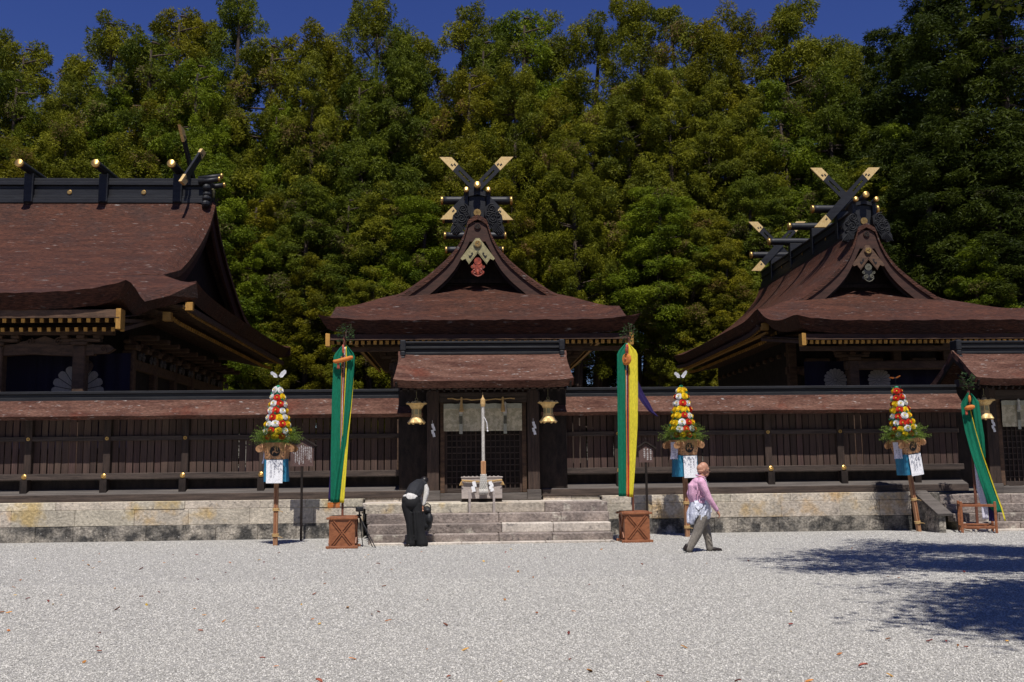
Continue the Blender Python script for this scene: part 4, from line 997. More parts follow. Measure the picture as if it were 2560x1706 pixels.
# ------------------------------------------------------------------ flower stands
def flower_mesh(name, m):
    mb = MB(); r = random.Random(hash(name) % 97)
    for layer, (n, r0, lift) in enumerate(((11, .078, .012), (9, .058, .034), (6, .034, .05))):
        for k in range(n):
            a = 2 * math.pi * (k + .5 * layer) / n + r.uniform(-.08, .08); w_ = r0 * 1.05 * math.pi / n * 1.25
            c, s = math.cos(a), math.sin(a); pts = []
            for (d, ww, y) in ((.010, .25, 0), (r0 * .6, 1.0, -lift * .7), (r0, .75, -lift), (r0 * 1.08, .1, -lift * .85)):
                for q in (-1, 1): pts.append((c * d - s * q * w_ * ww, y - .004 * q, s * d + c * q * w_ * ww))
            mb.add(pts, [(0, 1, 3, 2), (2, 3, 5, 4), (4, 5, 7, 6)])
    mb.mi = 1; mb.ell((0, -.045, 0), (.017, .016, .017), 8, 5)
    return mb.mesh(name, [m, M['flower_eye']])
FL = {k: flower_mesh('flower', M['petal_' + k]) for k in ('white', 'yellow', 'red')}
FL['yellow'].materials[1] = M['petal_yellow']
def leafy(seed, n, rmin, rmax, droop, w_=.012, L_=.10, zc=0):
    """conifer sprigs: many narrow leaflets along arching twigs"""
    r = random.Random(seed); mb = MB()
    for i in range(n):
        a = r.uniform(0, 6.283); el = r.uniform(-.25, .75); L = r.uniform(rmin, rmax)
        d = Vector((math.cos(a) * math.cos(el), math.sin(a) * math.cos(el), math.sin(el))); p = Vector((d.x * .10, d.y * .10, zc + .02))
        side = d.cross(Vector((0, 0, 1))).normalized(); pts = []
        for k in range(9):
            f = k / 8; q = p + d * (L * f) + Vector((0, 0, -droop * f * f)); pts.append(q)
        for k in range(1, 9):
            q = pts[k]; t = (pts[k] - pts[k - 1]).normalized(); u = t.cross(side).normalized()
            for sg in (-1, 1):
                lat = (side * sg + u * r.uniform(-.8, .8)).normalized(); ll = L_ * (1.15 - .75 * k / 8) * r.uniform(.7, 1.2)
                e = q + (lat * .75 + t * .65) * ll; o_ = t.cross(lat).normalized().cross(lat) * w_
                mb.add([q - o_ * .6, q + o_ * .6, e + o_ * .4, e - o_ * .4], [(0, 1, 2, 3)])
    return mb

def flower_stand(x, y, rz, lean, label, texts, side_text, seed, wing='white'):
    r = random.Random(seed)
    t = thing('flower_stand', label, 'flower stand', (x, y, 0), rz, 'flower cones on wooden poles'); t.rotation_euler = (0, lean, rz)
    one((-.048, -.04, -.02), (.048, .04, 2.0), .006).build('pole', M['cypress_pole'], t)
    one((-.016, -.05, .25), (.010, -.0405, 1.25), .001).build('pole_strip', M['red_wood'], t)
    for zz in (.75, .20):
        mb = MB()
        for k in range(3): mb.tube([(.062 * math.cos(a) * 1.05, .055 * math.sin(a) * 1.05, zz + .022 * k) for a in np.linspace(0, 6.28, 17)], .012, 6)
        mb.tube([(.05, -.05, zz), (.11, -.06, zz - .01), (.16, -.05, zz - .035)], .008, 5); mb.build('rope_tie', M['straw'], t)
    # flared box of four boards with round ears
    wt, wb, zb, zt, th_ = .245, .200, 1.86, 2.22, .018
    for k in range(4):
        mb = MB(); front = k % 2 == 0; e = .17 if front else 0.0
        poly = [(-wb, zb), (wb, zb), (wt - .012, zt - .17)]
        if front:
            poly += [(wt + .05, zt - .20), (wt + .12, zt - .205), (wt + .165, zt - .17), (wt + .175, zt - .12), (wt + .15, zt - .075), (wt + .08, zt - .035), (wt + .0, zt), (-wt, zt), (-wt - .08, zt - .035), (-wt - .15, zt - .075), (-wt - .175, zt - .12), (-wt - .165, zt - .17), (-wt - .12, zt - .205), (-wt - .05, zt - .20)]
        else: poly += [(wt + .05, zt - .17), (wt + .14, zt - .16), (wt + .16, zt - .10), (wt + .12, zt - .05), (wt, zt), (-wt, zt), (-wt - .12, zt - .05), (-wt - .16, zt - .10), (-wt - .14, zt - .16), (-wt - .05, zt - .17)]
        poly += [(-wt + .012, zt - .17)]
        def to(v, k=k):
            off = lerp(wb, wt, (v.z - zb) / (zt - zb)); q = Vector((v.x, -off - v.y, v.z)); return Matrix.Rotation(k * math.pi / 2, 3, 'Z') @ q
        mb.prism(poly, 0, th_, to=to); b = mb.build('box_board', M['cypress'], t)
        if k in (0, 3):
            mm = MB(); tomoe(mm, .112, .0, .003, R(30)); tilt = math.atan2(wt - wb, zt - zb)
            o = mm.build('swirl_emblem', M['black_ink'], b, tuple(Matrix.Rotation(k * math.pi / 2, 3, 'Z') @ Vector((0, -lerp(wb, wt, .48) - th_ - .006, lerp(zb, zt, .48)))), (tilt, 0, k * math.pi / 2))
            mm = MB()
            for sx in (-1, 1):
                for i in range(6):
                    f = .08 + .82 * i / 5; mm.cbox((sx * (lerp(wb, wt, f) - .03), -lerp(wb, wt, f) - th_ - .002, lerp(zb, zt, f)), (.010, .004, .007), 0, (0, .5 * sx, 0))
            mm.build('stitching', M['black_ink'], b, (0, 0, 0), (0, 0, k * math.pi / 2))
    one((-.19, -.19, 1.88), (.19, .19, 1.90)).build('box_floor', M['cypress'], t)
    # blue cloth, white papers with lettering
    vb = MB(); rows = []
    for i in range(7):
        rows.append([(.25 * math.cos(a) + .006 * math.sin(9 * a), .225 * math.sin(a) + .006 * math.cos(7 * a), 1.87 - .49 * i / 6) if False else ((.232 + .018 * i / 6 + .010 * math.sin(a * 7 + i * .3)) * max(-1, min(1, 1.35 * math.cos(a))), (.195 + .012 * math.sin(a * 5)) * max(-1, min(1, 1.35 * math.sin(a))), 1.865 - .49 * i / 6) for a in np.linspace(0, 2 * math.pi, 57)])
    vb.slab(rows, .004, down=(0, 0, .01)); vb.build('blue_cloth', M['vinyl_blue'], t)
    rows = [[(lerp(-.178, .178, j / 10), -.262 + .012 * math.cos(j * .5) - .006 * i / 6, 1.845 - .50 * i / 6) for j in range(11)] for i in range(7)]
    p = MB().slab(rows, .003, down=(0, 1, 0)).build('paper', M['paper'], t)
    glyphs(texts, .052, 'lettering', M['ink'], p, (0, -.276, 1.845), (0, 0, 0), .085 if len(texts) == 3 else .075, -.105, .078, .057)
    rows = [[(lerp(-.11, .11, j / 8), .01 * math.cos(j) - .04 * (i / 6) ** 3 * 1, -.40 * i / 6 + (.02 * (j % 2) if i == 6 else 0)) for j in range(9)] for i in range(7)]
    p2 = MB().slab(rows, .003, down=(0, 1, 0)).build('side_paper', M['lilac_paper'], t, (-.268, -.02, 2.17), (0, 0, -math.pi / 2 + .3))
    glyphs(side_text, .043, 'lettering', M['ink'], p2, (0, -.02, -.16), (0, 0, 0), .035, 0, .06, .05)
    # greenery collar
    o = leafy(seed, 300, .24, .50, .04, .012, .12, 2.30).build('greenery', M['sprig'], t); o['kind'] = 'stuff'
    mb = MB()
    for k in range(26):
        a = r.uniform(-2.9, -.25); mb.tube([(.18 * math.cos(a), -.24, 2.235), (.2 * math.cos(a) * 1.1, -.268, 2.2 - .02), (.2 * math.cos(a), -.255, 2.2 - r.uniform(.06, .2))], .0035, 4)
    mb.build('bark_fringe', M['straw'], t)
    # cone of paper flowers
    MB().lathe([(.25, 2.20), (.24, 2.30), (.19, 2.75), (.10, 3.25), (.05, 3.42), (.0, 3.44)], n=18).build('cone_core', M['flower_leaf'], t)
    seqs = ['yrw', 'wyr', 'ryw', 'ywr']; names = {'y': 'yellow', 'r': 'red', 'w': 'white'}
    rings = [(2.34, .265, 11), (2.475, .262, 11), (2.62, .240, 10), (2.775, .205, 9), (2.925, .180, 8), (3.075, .150, 7), (3.22, .125, 6), (3.37, .075, 4)]
    for i, (zz, rr, n) in enumerate(rings):
        for k in range(n):
            a = 2 * math.pi * (k + .5 * (i % 2)) / n - math.pi / 2 + r.uniform(-.05, .05)
            cname = names[seqs[(seed + i) % 4][(k + i) % 3]] if r.random() > .18 else names[r.choice('yrw')]
            f = place(FL[cname], 'flower', t, (rr * math.cos(a), rr * math.sin(a), zz + r.uniform(-.015, .015)), (-.25, r.uniform(0, 6), a + math.pi / 2))
            s = r.uniform(.92, 1.1); f.scale = (s, s, s); f.rotation_euler = (Euler((0, r.uniform(0, 6), 0)).to_matrix().to_euler() if False else Euler((-.28, r.uniform(-.15, .15), a + math.pi / 2)))
            if r.random() < .4:
                MB().add([(0, 0, 0), (.03, -.03, .05), (0, -.04, .09), (-.03, -.03, .05)], [(0, 1, 2, 3)]).build('paper_leaf', M['flower_leaf'], t, (rr * math.cos(a + .3), rr * math.sin(a + .3), zz + .04), (0, 0, a + math.pi / 2))
    MB().ell((0, 0, 3.46), (.05, .05, .035), 8, 5).build('paper_leaf', M['flower_leaf'], t)
    MB().tube([(0, 0, 3.44), (.005, 0, 3.66)], .003, 4).build('wire', M['black'], t)
    bt = MB().ell((0, 0, 0), (.045, .010, .012), 8, 5, (0, .6, 0)).build('butterfly', M['black'], t, (0, 0, 3.69)); bt.scale = (1.25, 1.25, 1.25)
    wm = M['paper'] if wing == 'white' else M['cloth_orange']
    for (sx, up_) in ((-1, .75), (1, 1.0)):
        pts = [(0, 0, 0), (sx * .05, -.02, .075 * up_), (sx * .11, -.02, .12 * up_), (sx * .14, -.01, .10 * up_), (sx * .135, 0, .055 * up_), (sx * .10, 0, .02), (sx * .075, .0, -.015), (sx * .03, 0, -.022)]
        if wing != 'white': pts = [(q[0], q[1], q[2] * .35) for q in pts]
        n = len(pts); MB().add(pts + [(q[0], q[1] + .003, q[2]) for q in pts], [tuple(range(n)), tuple(range(2 * n - 1, n - 1, -1))] + [(i, n + i, n + (i + 1) % n, (i + 1) % n) for i in range(n)]).build('wing', wm, bt)
    return t
KH = '熊野本宮大社'
flower_stand(-4.13, 22.25, 0.0, 0.0, 'flower cone on a pole with white butterfly, in front of the left stone wall', [('氏子安全', 0), (KH, 0), ('氏子総代会', .03)], [(KH, 0)], 4)
flower_stand(5.10, 23.06, R(20), -.012, 'flower cone on a pole directly behind the man in the pink shirt', [('商賣繁盛', 0), (KH, 0)], [('商賣繁盛', 0), (KH, 0)], 6, 'white')
flower_stand(10.80, 23.64, R(18), -.12, 'leaning flower cone on a pole beside the second stairs, orange butterfly on top', [('和歌山県', 0), ('農業協同組合', 0), ('新宮支店', .095)], [('農業協同組合', 0), ('新宮支店', .06)], 9, 'orange')

# ------------------------------------------------------------------ notice boards
def notice(x, y, w_, zb, ze, za, label, lines, seed):
    t = thing('notice_board', label, 'notice board', (x, y, 0))
    one((-.026, -.02, -.02), (.026, .02, zb + .1), .004).build('post', M['dark_wood'], t)
    b = MB().prism([(-w_ / 2, zb), (w_ / 2, zb), (w_ / 2, ze), (0, za - .05), (-w_ / 2, ze)], -.03, .0).build('board', M['sign_brown'], t)
    for sx in (-1, 1): MB().bar((0, -.01, za - .01), (sx * (w_ / 2 + .08), -.01, ze - .02), .13, .035, .005).build('roof_board', M['dark_wood'], t)
    MB().ell((0, -.01, za + .05), (.015, .015, .05), 8, 6).build('finial', M['dark_wood'], t)
    glyphs(lines[0], lines[1], 'lettering', M['white_ink'], b, (0, -.0325, 0), (0, 0, 0), w_ / 2 - .055, ze - .05, lines[2], lines[3])
    return t
fill = ['熊野本宮大社の御祭神について', '当社の主祭神は家都美御子', '大神と申し上げ古くから', '熊野の神々として', '広く信仰を集めてまいりました御社', '全国に三千余の分社があり人々の', '心のよりどころとして蟻の熊野詣と', 'いわれるほどの賑わいをみせ', '今も多くの参詣の方々が訪れる', '熊野本宮大社']
notice(-3.80, 23.62, .53, 1.71, 2.19, 2.38, 'dark brown notice board with white lettering between flower stand and first banner', ([(s_, .0 if i not in (4, 5) else -.03) for i, s_ in enumerate(fill)], .030, .045, .0265), 1)
notice(4.30, 23.7, .34, 1.71, 2.05, 2.20, 'small dark notice board partly hidden behind the green and yellow banner', ([('御由緒の由来', 0), ('第三殿証誠殿', 0), ('家都美御子', 0)], .042, .075, .046), 2)

# ------------------------------------------------------------------ banner stands
def ribbon(name, m, parent, pts, y0=0.0, wav=0.012, seed=0, n=40):
    wav *= 1.7; kx, z0_ = SHEAR; pts = [(p[0], p[1] + kx * (z0_ - p[0]), p[2] + kx * (z0_ - p[0])) + tuple(p[3:]) for p in pts]
    """hanging cloth strip: pts = [(z, xl, xr)] or with y values, smoothly interpolated"""
    zz = [p[0] for p in pts][::-1]; rows = []
    for i in range(n + 1):
        z = lerp(pts[0][0], pts[-1][0], i / n); f = i / n
        xl = np.interp(z, zz, [p[1] for p in pts][::-1]); xr = np.interp(z, zz, [p[2] for p in pts][::-1])
        yl = np.interp(z, zz, [p[3] if len(p) > 3 else 0 for p in pts][::-1]); yr = np.interp(z, zz, [p[4] if len(p) > 4 else 0 for p in pts][::-1])
        rows.append([(lerp(xl, xr, j / 8), y0 + lerp(yl, yr, j / 8) + wav * f * math.sin(j / 8 * 3.6 + seed + z * 1.7) + .5 * wav * math.sin(j * 1.6 + seed * 2 + f * 2.5), z) for j in range(9)])
    return MB().slab(rows, .004, down=(0, 1, 0)).build(name, m, parent, smooth=True)
def sakaki(parent, z, seed):
    r = random.Random(seed); mb = MB()
    for k in range(7):
        a = r.uniform(0, 6.28); mb.tube([(0, 0, z), (.06 * math.cos(a), .06 * math.sin(a), z + .15), (.13 * math.cos(a), .13 * math.sin(a), z + r.uniform(.22, .42))], .006, 4)
    br_ = mb.build('evergreen_branch', M['trunk'], parent); mb = MB()
    for k in range(130):
        a = r.uniform(0, 6.28); rr = r.uniform(.02, .17); c = Vector((rr * math.cos(a), rr * math.sin(a), z + r.uniform(.0, .42) * (1.1 - rr * 2)))
        d = Vector((math.cos(a), math.sin(a), r.uniform(-.6, .8))).normalized(); s = d.cross(Vector((r.uniform(-1, 1), r.uniform(-1, 1), 1))).normalized(); L = r.uniform(.05, .085)
        mb.add([c, c + d * L * .5 + s * L * .26, c + d * L, c + d * L * .5 - s * L * .26], [(0, 1, 2, 3)])
    o = mb.build('leaves', M['sakaki'], br_); o['kind'] = 'stuff'
def box_base(t, w_, h_):
    a = w_ / 2 - .035
    one((-a, -a, .05), (a, a, h_ - .045), .004).build('box', M['red_wood'], t)
    for (z0, z1, e) in ((.0, .055, .03), (h_ - .065, h_ - .02, .02)):
        for s in (-1, 1):
            one((-w_ / 2 - e, s * a - .03, z0), (w_ / 2 + e, s * a + .03, z1), .006).build('rail', M['red_wood'], t)
            one((s * a - .03, -w_ / 2 - e + .002, z0 + .004), (s * a + .03, w_ / 2 + e - .002, z1 + .004), .006).build('rail', M['red_wood'], t)
    one((-a, -a, h_ - .02), (a, a, h_), .006).build('lid', M['red_wood'], t)
    hz = h_ - .18
    for s in (-1, 1):
        for d in (-1, 1):
            L = Vector((2 * a * .72, 0, hz * s)); u = Vector((-L.z, 0, L.x)).normalized() * .022 * d; c = Vector((0, -a - .010 - .002 * (s > 0), h_ / 2 - .005))
            MB().bar(c - L / 2 + u, c + L / 2 + u, .02, .022, .003, up=(0, 1, 0)).build('cross_strip', M['red_wood'], t)
            L2 = Vector((0, 2 * a * .72, hz * s)); u2 = Vector((0, -L2.z, L2.y)).normalized() * .022 * d
            for sx in (-1, 1):
                c2 = Vector((sx * (a + .010 + .002 * (s > 0)), 0, h_ / 2 - .005)); MB().bar(c2 - L2 / 2 + u2, c2 + L2 / 2 + u2, .02, .022, .003, up=(1, 0, 0)).build('cross_strip', M['red_wood'], t)

SHEAR = (.0214, 4.3)                                     # keeps the panels hanging true beside their pole
# first banner: green panels with a sword bag
b1 = thing('banner_stand', 'tall green banner stand with orange sword bag at the left end of the stairs', 'banner', (-2.55, 21.33, 0), 0, 'festival banner stands on posts')
box_base(b1, .60, .66); one((-.045, -.045, .6), (.0, .0, 4.42), .006).build('pole', M['red_pole'], b1)
G = lambda cx: (cx - 232) / 427 + .012
Zc = lambda cy: 4.27 - (cy - 65) / 427
ribbon('green_panel', M['cloth_green'], b1, [(Zc(72), G(205), G(218)), (Zc(165), G(125), G(206)), (Zc(560), G(106), G(192)), (Zc(1040), G(93), G(178)), (Zc(1300), G(88), G(170)), (Zc(1485), G(85), G(152))], -.13, .012, 1)
ribbon('green_panel', M['cloth_green'], b1, [(Zc(75), G(240), G(246)), (Zc(165), G(243), G(322)), (Zc(330), G(238), G(308), 0, .03), (Zc(620), G(215), G(278), -.02, .05), (Zc(870), G(196), G(242), -.02, .06), (Zc(1040), G(178), G(222), -.03, .06), (Zc(1250), G(138), G(196), -.03, .05), (Zc(1488), G(108), G(166), -.03, .05)], -.165, .02, 3)
ribbon('yellow_panel', M['cloth_yellow'], b1, [(Zc(280), G(305), G(309)), (Zc(400), G(292), G(303)), (Zc(620), G(274), G(284)), (Zc(900), G(234), G(252)), (Zc(1250), G(192), G(224)), (Zc(1490), G(164), G(204))], -.11, .008, 2)
ribbon('white_panel', M['cloth_white'], b1, [(Zc(90), G(212), G(232)), (Zc(400), G(203), G(215)), (Zc(700), G(192), G(205)), (Zc(980), G(181), G(190))], -.10, .004, 5)
ribbon('red_panel', M['cloth_red'], b1, [(Zc(190), G(210), G(216)), (Zc(600), G(203), G(210)), (Zc(950), G(186), G(192))], -.107, .003, 6)
ribbon('yellow_edge', M['cloth_yellow'], b1, [(Zc(90), G(238), G(246)), (Zc(250), G(238), G(248)), (Zc(520), G(222), G(228)), (Zc(900), G(198), G(203))], -.19, .004, 6)
ribbon('yellow_edge', M['cloth_orange'], b1, [(Zc(180), G(199), G(204)), (Zc(560), G(189), G(194)), (Zc(1030), G(177), G(181))], -.15, .003, 7)
ribbon('purple_panel', M['cloth_purple'], b1, [(Zc(200), G(140), G(200)), (Zc(800), G(98), G(170)), (Zc(1250), G(78), G(150)), (Zc(1475), G(60), G(120))], -.06, .01, 8)
mb = MB()
for k in range(40): x = lerp(G(92), G(198), k / 39); mb.tube([(x, -.13, Zc(1487)), (x + .008 * math.sin(k * 2.1), -.13, Zc(1530) + .02 * math.sin(k * 1.3))], .004, 4)
mb.build('fringe', M['cloth_orange'], b1)
sw = MB().tube([(G(132), -.22, Zc(222)), (G(150), -.23, Zc(228)), (G(190), -.235, Zc(220)), (G(250), -.235, Zc(205)), (G(290), -.23, Zc(192)), (G(306), -.22, Zc(188))], [.026, .042, .046, .046, .042, .03], 12).build('sword_bag', M['cloth_orange'], b1, smooth=True)
ribbon('bag_tassel', M['carving_red'], sw, [(Zc(235), G(163), G(183)), (Zc(265), G(162), G(185)), (Zc(295), G(160), G(188))], -.24, .003, 1, 6)
MB().tube([(G(215), -.18, Zc(75)), (G(222), -.24, Zc(130)), (G(225), -.25, Zc(150))], .022, 8).ell((G(222), -.24, Zc(125)), (.03, .03, .055), 8, 6).build('cord_knot', M['carving_red'], sw)
MB().tube([(G(196), -.22, Zc(190)), (G(232), -.08, Zc(160)), (G(240), -.2, Zc(188))], .008, 6).build('cord', M['carving_red'], sw)
sakaki(b1, 4.34, 3)

SHEAR = (-.028, 4.3)
# second banner: green and yellow halves, purple tail, round mirror bag
b2 = thing('banner_stand', 'banner stand half green and half yellow at the right end of the stairs', 'banner', (3.66, 21.80, 0), R(4), 'festival banner stands on posts')
box_base(b2, .62, .66); one((-.04, -.045, .6), (.005, .0, 4.46), .006).build('pole', M['red_pole'], b2)
G = lambda cx: (cx - 170) / 313 + .0
Zc = lambda cy: 4.33 - (cy - 65) / 311
ribbon('green_panel', M['cloth_green'], b2, [(Zc(66), G(135), G(144)), (Zc(132), G(75), G(137)), (Zc(500), G(78), G(134)), (Zc(800), G(81), G(140)), (Zc(1108), G(88), G(139))], -.12, .012, 1)
ribbon('yellow_panel', M['cloth_yellow'], b2, [(Zc(66), G(150), G(156)), (Zc(130), G(155), G(220)), (Zc(400), G(158), G(223)), (Zc(620), G(160), G(220)), (Zc(900), G(163), G(202)), (Zc(1114), G(160), G(186))], -.12, .012, 4)
ribbon('yellow_edge', M['cloth_orange'], b2, [(Zc(250), G(133), G(138)), (Zc(800), G(140), G(147)), (Zc(1110), G(140), G(152))], -.135, .003, 4)
ribbon('white_panel', M['cloth_white'], b2, [(Zc(70), G(140), G(150)), (Zc(250), G(137), G(144)), (Zc(800), G(144), G(152))], -.10, .003, 2)
ribbon('red_panel', M['cloth_red'], b2, [(Zc(80), G(148), G(154)), (Zc(400), G(149), G(155)), (Zc(1112), G(152), G(164))], -.128, .003, 3)
ribbon('purple_cord', M['cloth_purple'], b2, [(Zc(90), G(145), G(150)), (Zc(400), G(144), G(150)), (Zc(900), G(148), G(154))], -.132, .003, 5)
ribbon('purple_panel', M['cloth_purple'], b2, [(Zc(290), G(222), G(228), .1, .16), (Zc(400), G(215), G(282), .1, .2), (Zc(470), G(265), G(328), .15, .22), (Zc(530), G(318), G(362), .2, .25), (Zc(568), G(385), G(398), .25, .25)], -.02, .015, 5)
mi = MB().lathe([(.0, .03), (.10, .028), (.128, .012), (.132, .0), (.125, -.014), (.09, -.03), (.0, -.034)], n=24, axis='y', lob=lambda a, z_: 1 + .02 * math.sin(9 * a)).build('mirror_bag', M['cloth_orange'], b2, (G(133), -.18, Zc(182)), (0, 0, -.9))
MB().ell((0, -.04, 0), (.03, .012, .03), 8, 5).build('mirror_knot', M['carving_red'], mi)
MB().tube([(.04, -.03, .32), (.05, -.05, .22), (.03, -.04, .12)], .022, 8).ell((.045, -.05, .2), (.035, .03, .05), 8, 6).build('cord_knot', M['carving_red'], mi)
sakaki(b2, 4.36, 5)

SHEAR = (-.072, 3.28)
# third banner: swept green panels on an open table frame
b3 = thing('banner_stand', 'wind-swept green banner on an open red-brown frame beside the second stairs', 'banner', (12.00, 23.18, 0), R(-22), 'festival banner stands on posts')
for (x, y) in ((-.36, -.36), (.36, -.36), (-.36, .36), (.36, .36)): one((x - .028, y - .028, -.01), (x + .028, y + .028, .72), .006).build('leg', M['red_wood'], b3)
for zz in (.60, .10):
    for s in (-1, 1):
        one((-.335, s * .36 - .018, zz), (.335, s * .36 + .018, zz + .06), .004).build('rail', M['red_wood'], b3); one((s * .36 - .018, -.335, zz + .002), (s * .36 + .018, .335, zz + .058), .004).build('rail', M['red_wood'], b3)
one((-.345, -.04, .16), (.345, .04, .20), .004).build('rail', M['red_wood'], b3)
one((-.03, -.03, .05), (.03, .03, 3.32), .006).build('pole', M['red_pole'], b3)
G = lambda cx: (cx - 752) / 300 + .0
Zc = lambda cy: 3.28 - (cy - 365) / 302
ribbon('green_panel', M['cloth_green'], b3, [(Zc(368), G(744), G(752)), (Zc(445), G(700), G(752)), (Zc(520), G(708), G(766)), (Zc(640), G(728), G(795)), (Zc(800), G(768), G(838), -.02, .0), (Zc(1000), G(828), G(902), -.03, 0), (Zc(1180), G(886), G(962), -.03, .0), (Zc(1215), G(930), G(976), -.03, 0)], -.12, .02, 2)
ribbon('green_panel', M['cloth_green'], b3, [(Zc(375), G(766), G(772)), (Zc(435), G(770), G(820)), (Zc(560), G(788), G(838)), (Zc(680), G(808), G(856)), (Zc(840), G(842), G(866))], -.07, .012, 4)
ribbon('yellow_edge', M['cloth_yellow'], b3, [(Zc(480), G(758), G(763)), (Zc(640), G(795), G(800)), (Zc(800), G(838), G(844)), (Zc(1000), G(902), G(910)), (Zc(1180), G(962), G(972)), (Zc(1275), G(986), G(997))], -.13, .004, 4)
ribbon('white_panel', M['lilac_paper'], b3, [(Zc(600), G(770), G(800)), (Zc(880), G(794), G(836)), (Zc(1060), G(812), G(866)), (Zc(1180), G(842), G(888)), (Zc(1265), G(850), G(886))], -.05, .012, 6)
ribbon('purple_panel', M['cloth_purple'], b3, [(Zc(1000), G(840), G(890)), (Zc(1190), G(886), G(945)), (Zc(1278), G(890), G(945))], -.065, .008, 2)
sw = MB().tube([(G(716), -.20, Zc(488)), (G(735), -.21, Zc(480)), (G(765), -.21, Zc(474)), (G(780), -.2, Zc(472))], [.03, .055, .055, .035], 12).ell((G(752), -.20, Zc(415)), (.035, .03, .09), 8, 7).build('sword_bag', M['cloth_orange'], b3, smooth=True)
ribbon('bag_tassel', M['carving_red'], sw, [(Zc(495), G(728), G(742)), (Zc(530), G(730), G(746))], -.22, .003, 1, 6)
sakaki(b3, 3.34, 7)

# tripod leaning beside the first banner box
tp = thing('camera_tripod', 'black folded tripod leaning beside the first banner box at the stairs', 'tripod', (-2.12, 21.35, 0), R(10)); tp.scale = (.85, .85, .80)
for k, (dx, dy) in enumerate(((.20, .0), (.26, -.12), (-.02, .28))):
    top = Vector((-.10, .2, .78)); ft = Vector((dx, dy - .1, 0))
    MB().tube([top, lerp(top, ft, .5)], .017, 8).tube([lerp(top, ft, .48), ft], .012, 8).ell(ft, .018, 8, 5).build('leg', M['nylon_black'], tp)
MB().tube([(-.10, .2, .76), (-.11, .2, .93)], .022, 10).box((-.17, .14, .80), (-.05, .26, .84), .01).build('column', M['nylon_black'], tp)
MB().box((-.20, .12, .92), (-.02, .26, 1.05), .02).tube([(-.11, .12, .98), (-.13, .0, .95)], .04, 12).tube([(-.05, .2, .9), (.02, .12, .82), (-.0, .1, .7)], .01, 6).build('camera', M['nylon_black'], tp)
# ------------------------------------------------------------------ people: each figure one fused, smoothed surface
def blob(name, prims, m, parent, voxel=.012, smooth=4, loc=(0, 0, 0), disp=0):
    """fuses tapered limbs and masses into ONE continuous skin"""
    mb = MB()
    for p in prims:
        if p[0] == 'c':                                   # tapered capsule chain: points, radii, flatness
            pts, rad = p[1], p[2]; fl = p[3] if len(p) > 3 else 1.0
            P_, R_ = [], []
            d0 = (Vector(pts[0]) - Vector(pts[1])).normalized(); d1 = (Vector(pts[-1]) - Vector(pts[-2])).normalized()
            for f in (.95, .75, .4): P_.append(Vector(pts[0]) + d0 * rad[0] * f); R_.append(rad[0] * math.sqrt(1 - f * f))
            for i in range(len(pts) - 1):
                for f in (0, .5): P_.append(Vector(pts[i]).lerp(Vector(pts[i + 1]), f)); R_.append(lerp(rad[i], rad[i + 1], f))
            P_.append(Vector(pts[-1])); R_.append(rad[-1])
            for f in (.4, .75, .95): P_.append(Vector(pts[-1]) + d1 * rad[-1] * f); R_.append(rad[-1] * math.sqrt(1 - f * f))
            mb.tube(P_, R_, 14, True, fl)
        else: mb.ell(p[1], p[2], 18, 12, p[3] if len(p) > 3 else None)
    o = mb.build(name, m, parent, loc)
    r_ = o.modifiers.new('fuse', 'REMESH'); r_.mode = 'VOXEL'; r_.voxel_size = voxel; r_.use_smooth_shade = True
    s_ = o.modifiers.new('soften', 'SMOOTH'); s_.factor = .5; s_.iterations = smooth
    return o
def hand(base, d, up_, side, s=1.0, curl=.6):
    """palm with four unequal curled fingers and a thumb: returns prims"""
    b, d, u, w_ = Vector(base), Vector(d).normalized(), Vector(up_).normalized(), Vector(side).normalized(); pr = []
    pr.append(('c', [b, b + d * .045 * s, b + d * .085 * s], [.022 * s, .030 * s, .028 * s], .75))
    for i, (L, o_) in enumerate(((.070, .027), (.078, .009), (.072, -.009), (.056, -.026))):
        p0 = b + d * .085 * s + w_ * o_ * s; p1 = p0 + (d * math.cos(curl * .5) - u * math.sin(curl * .5)) * L * .45 * s
        p2 = p1 + (d * math.cos(curl * 1.3) - u * math.sin(curl * 1.3)) * L * .32 * s; p3 = p2 + (d * math.cos(curl * 2) - u * math.sin(curl * 2)) * L * .25 * s
        pr.append(('c', [p0 - d * .02 * s, p0, p1, p2, p3], [.0095 * s, .0095 * s, .009 * s, .008 * s, .007 * s]))
    t0 = b + d * .03 * s + w_ * .028 * s; t1 = t0 + (d * .6 + w_ * .6 - u * .3) * .035 * s; t2 = t1 + (d * .85 + w_ * .1 - u * .4) * .03 * s
    pr.append(('c', [b + d * .015 * s, t0, t1, t2], [.016 * s, .013 * s, .0105 * s, .009 * s]))
    return pr

# man walking to the right (local: +x ahead, +y away from the camera, z up), px/m from the photograph
K = lambda x, y, dy=0.0: (( x - 590) / 686, dy, (1342 - y) / 686)
man = thing('person', 'bald man in pink shirt with white jacket round his waist, walking right', 'person', (4.48, 19.0, 0), R(3))
head = [('e', K(640, 262), (.098, .078, .108)), ('e', K(668, 290), (.070, .066, .095)), ('e', K(686, 325), (.042, .050, .055)), ('e', K(676, 352), (.044, .046, .035)), ('e', K(607, 268), (.085, .072, .08)),
        ('c', [K(712, 292), K(722, 312)], [.008, .014]), ('e', K(703, 344), (.014, .024, .008)), ('e', K(704, 352), (.012, .022, .008)), ('e', K(706, 272), (.012, .05, .010)), ('c', [K(616, 340), K(600, 420)], [.058, .066])]
for s_ in (-1, 1): head += [('e', K(632, 298, s_ * .078), (.018, .010, .032)), ('e', K(630, 310, s_ * .074), (.012, .012, .016))]
arm_n = [K(575, 455, -.185), K(648, 650, -.235), K(752, 805, -.22)]; arm_f = [K(560, 455, .185), K(488, 600, .22), K(526, 760, .23)]
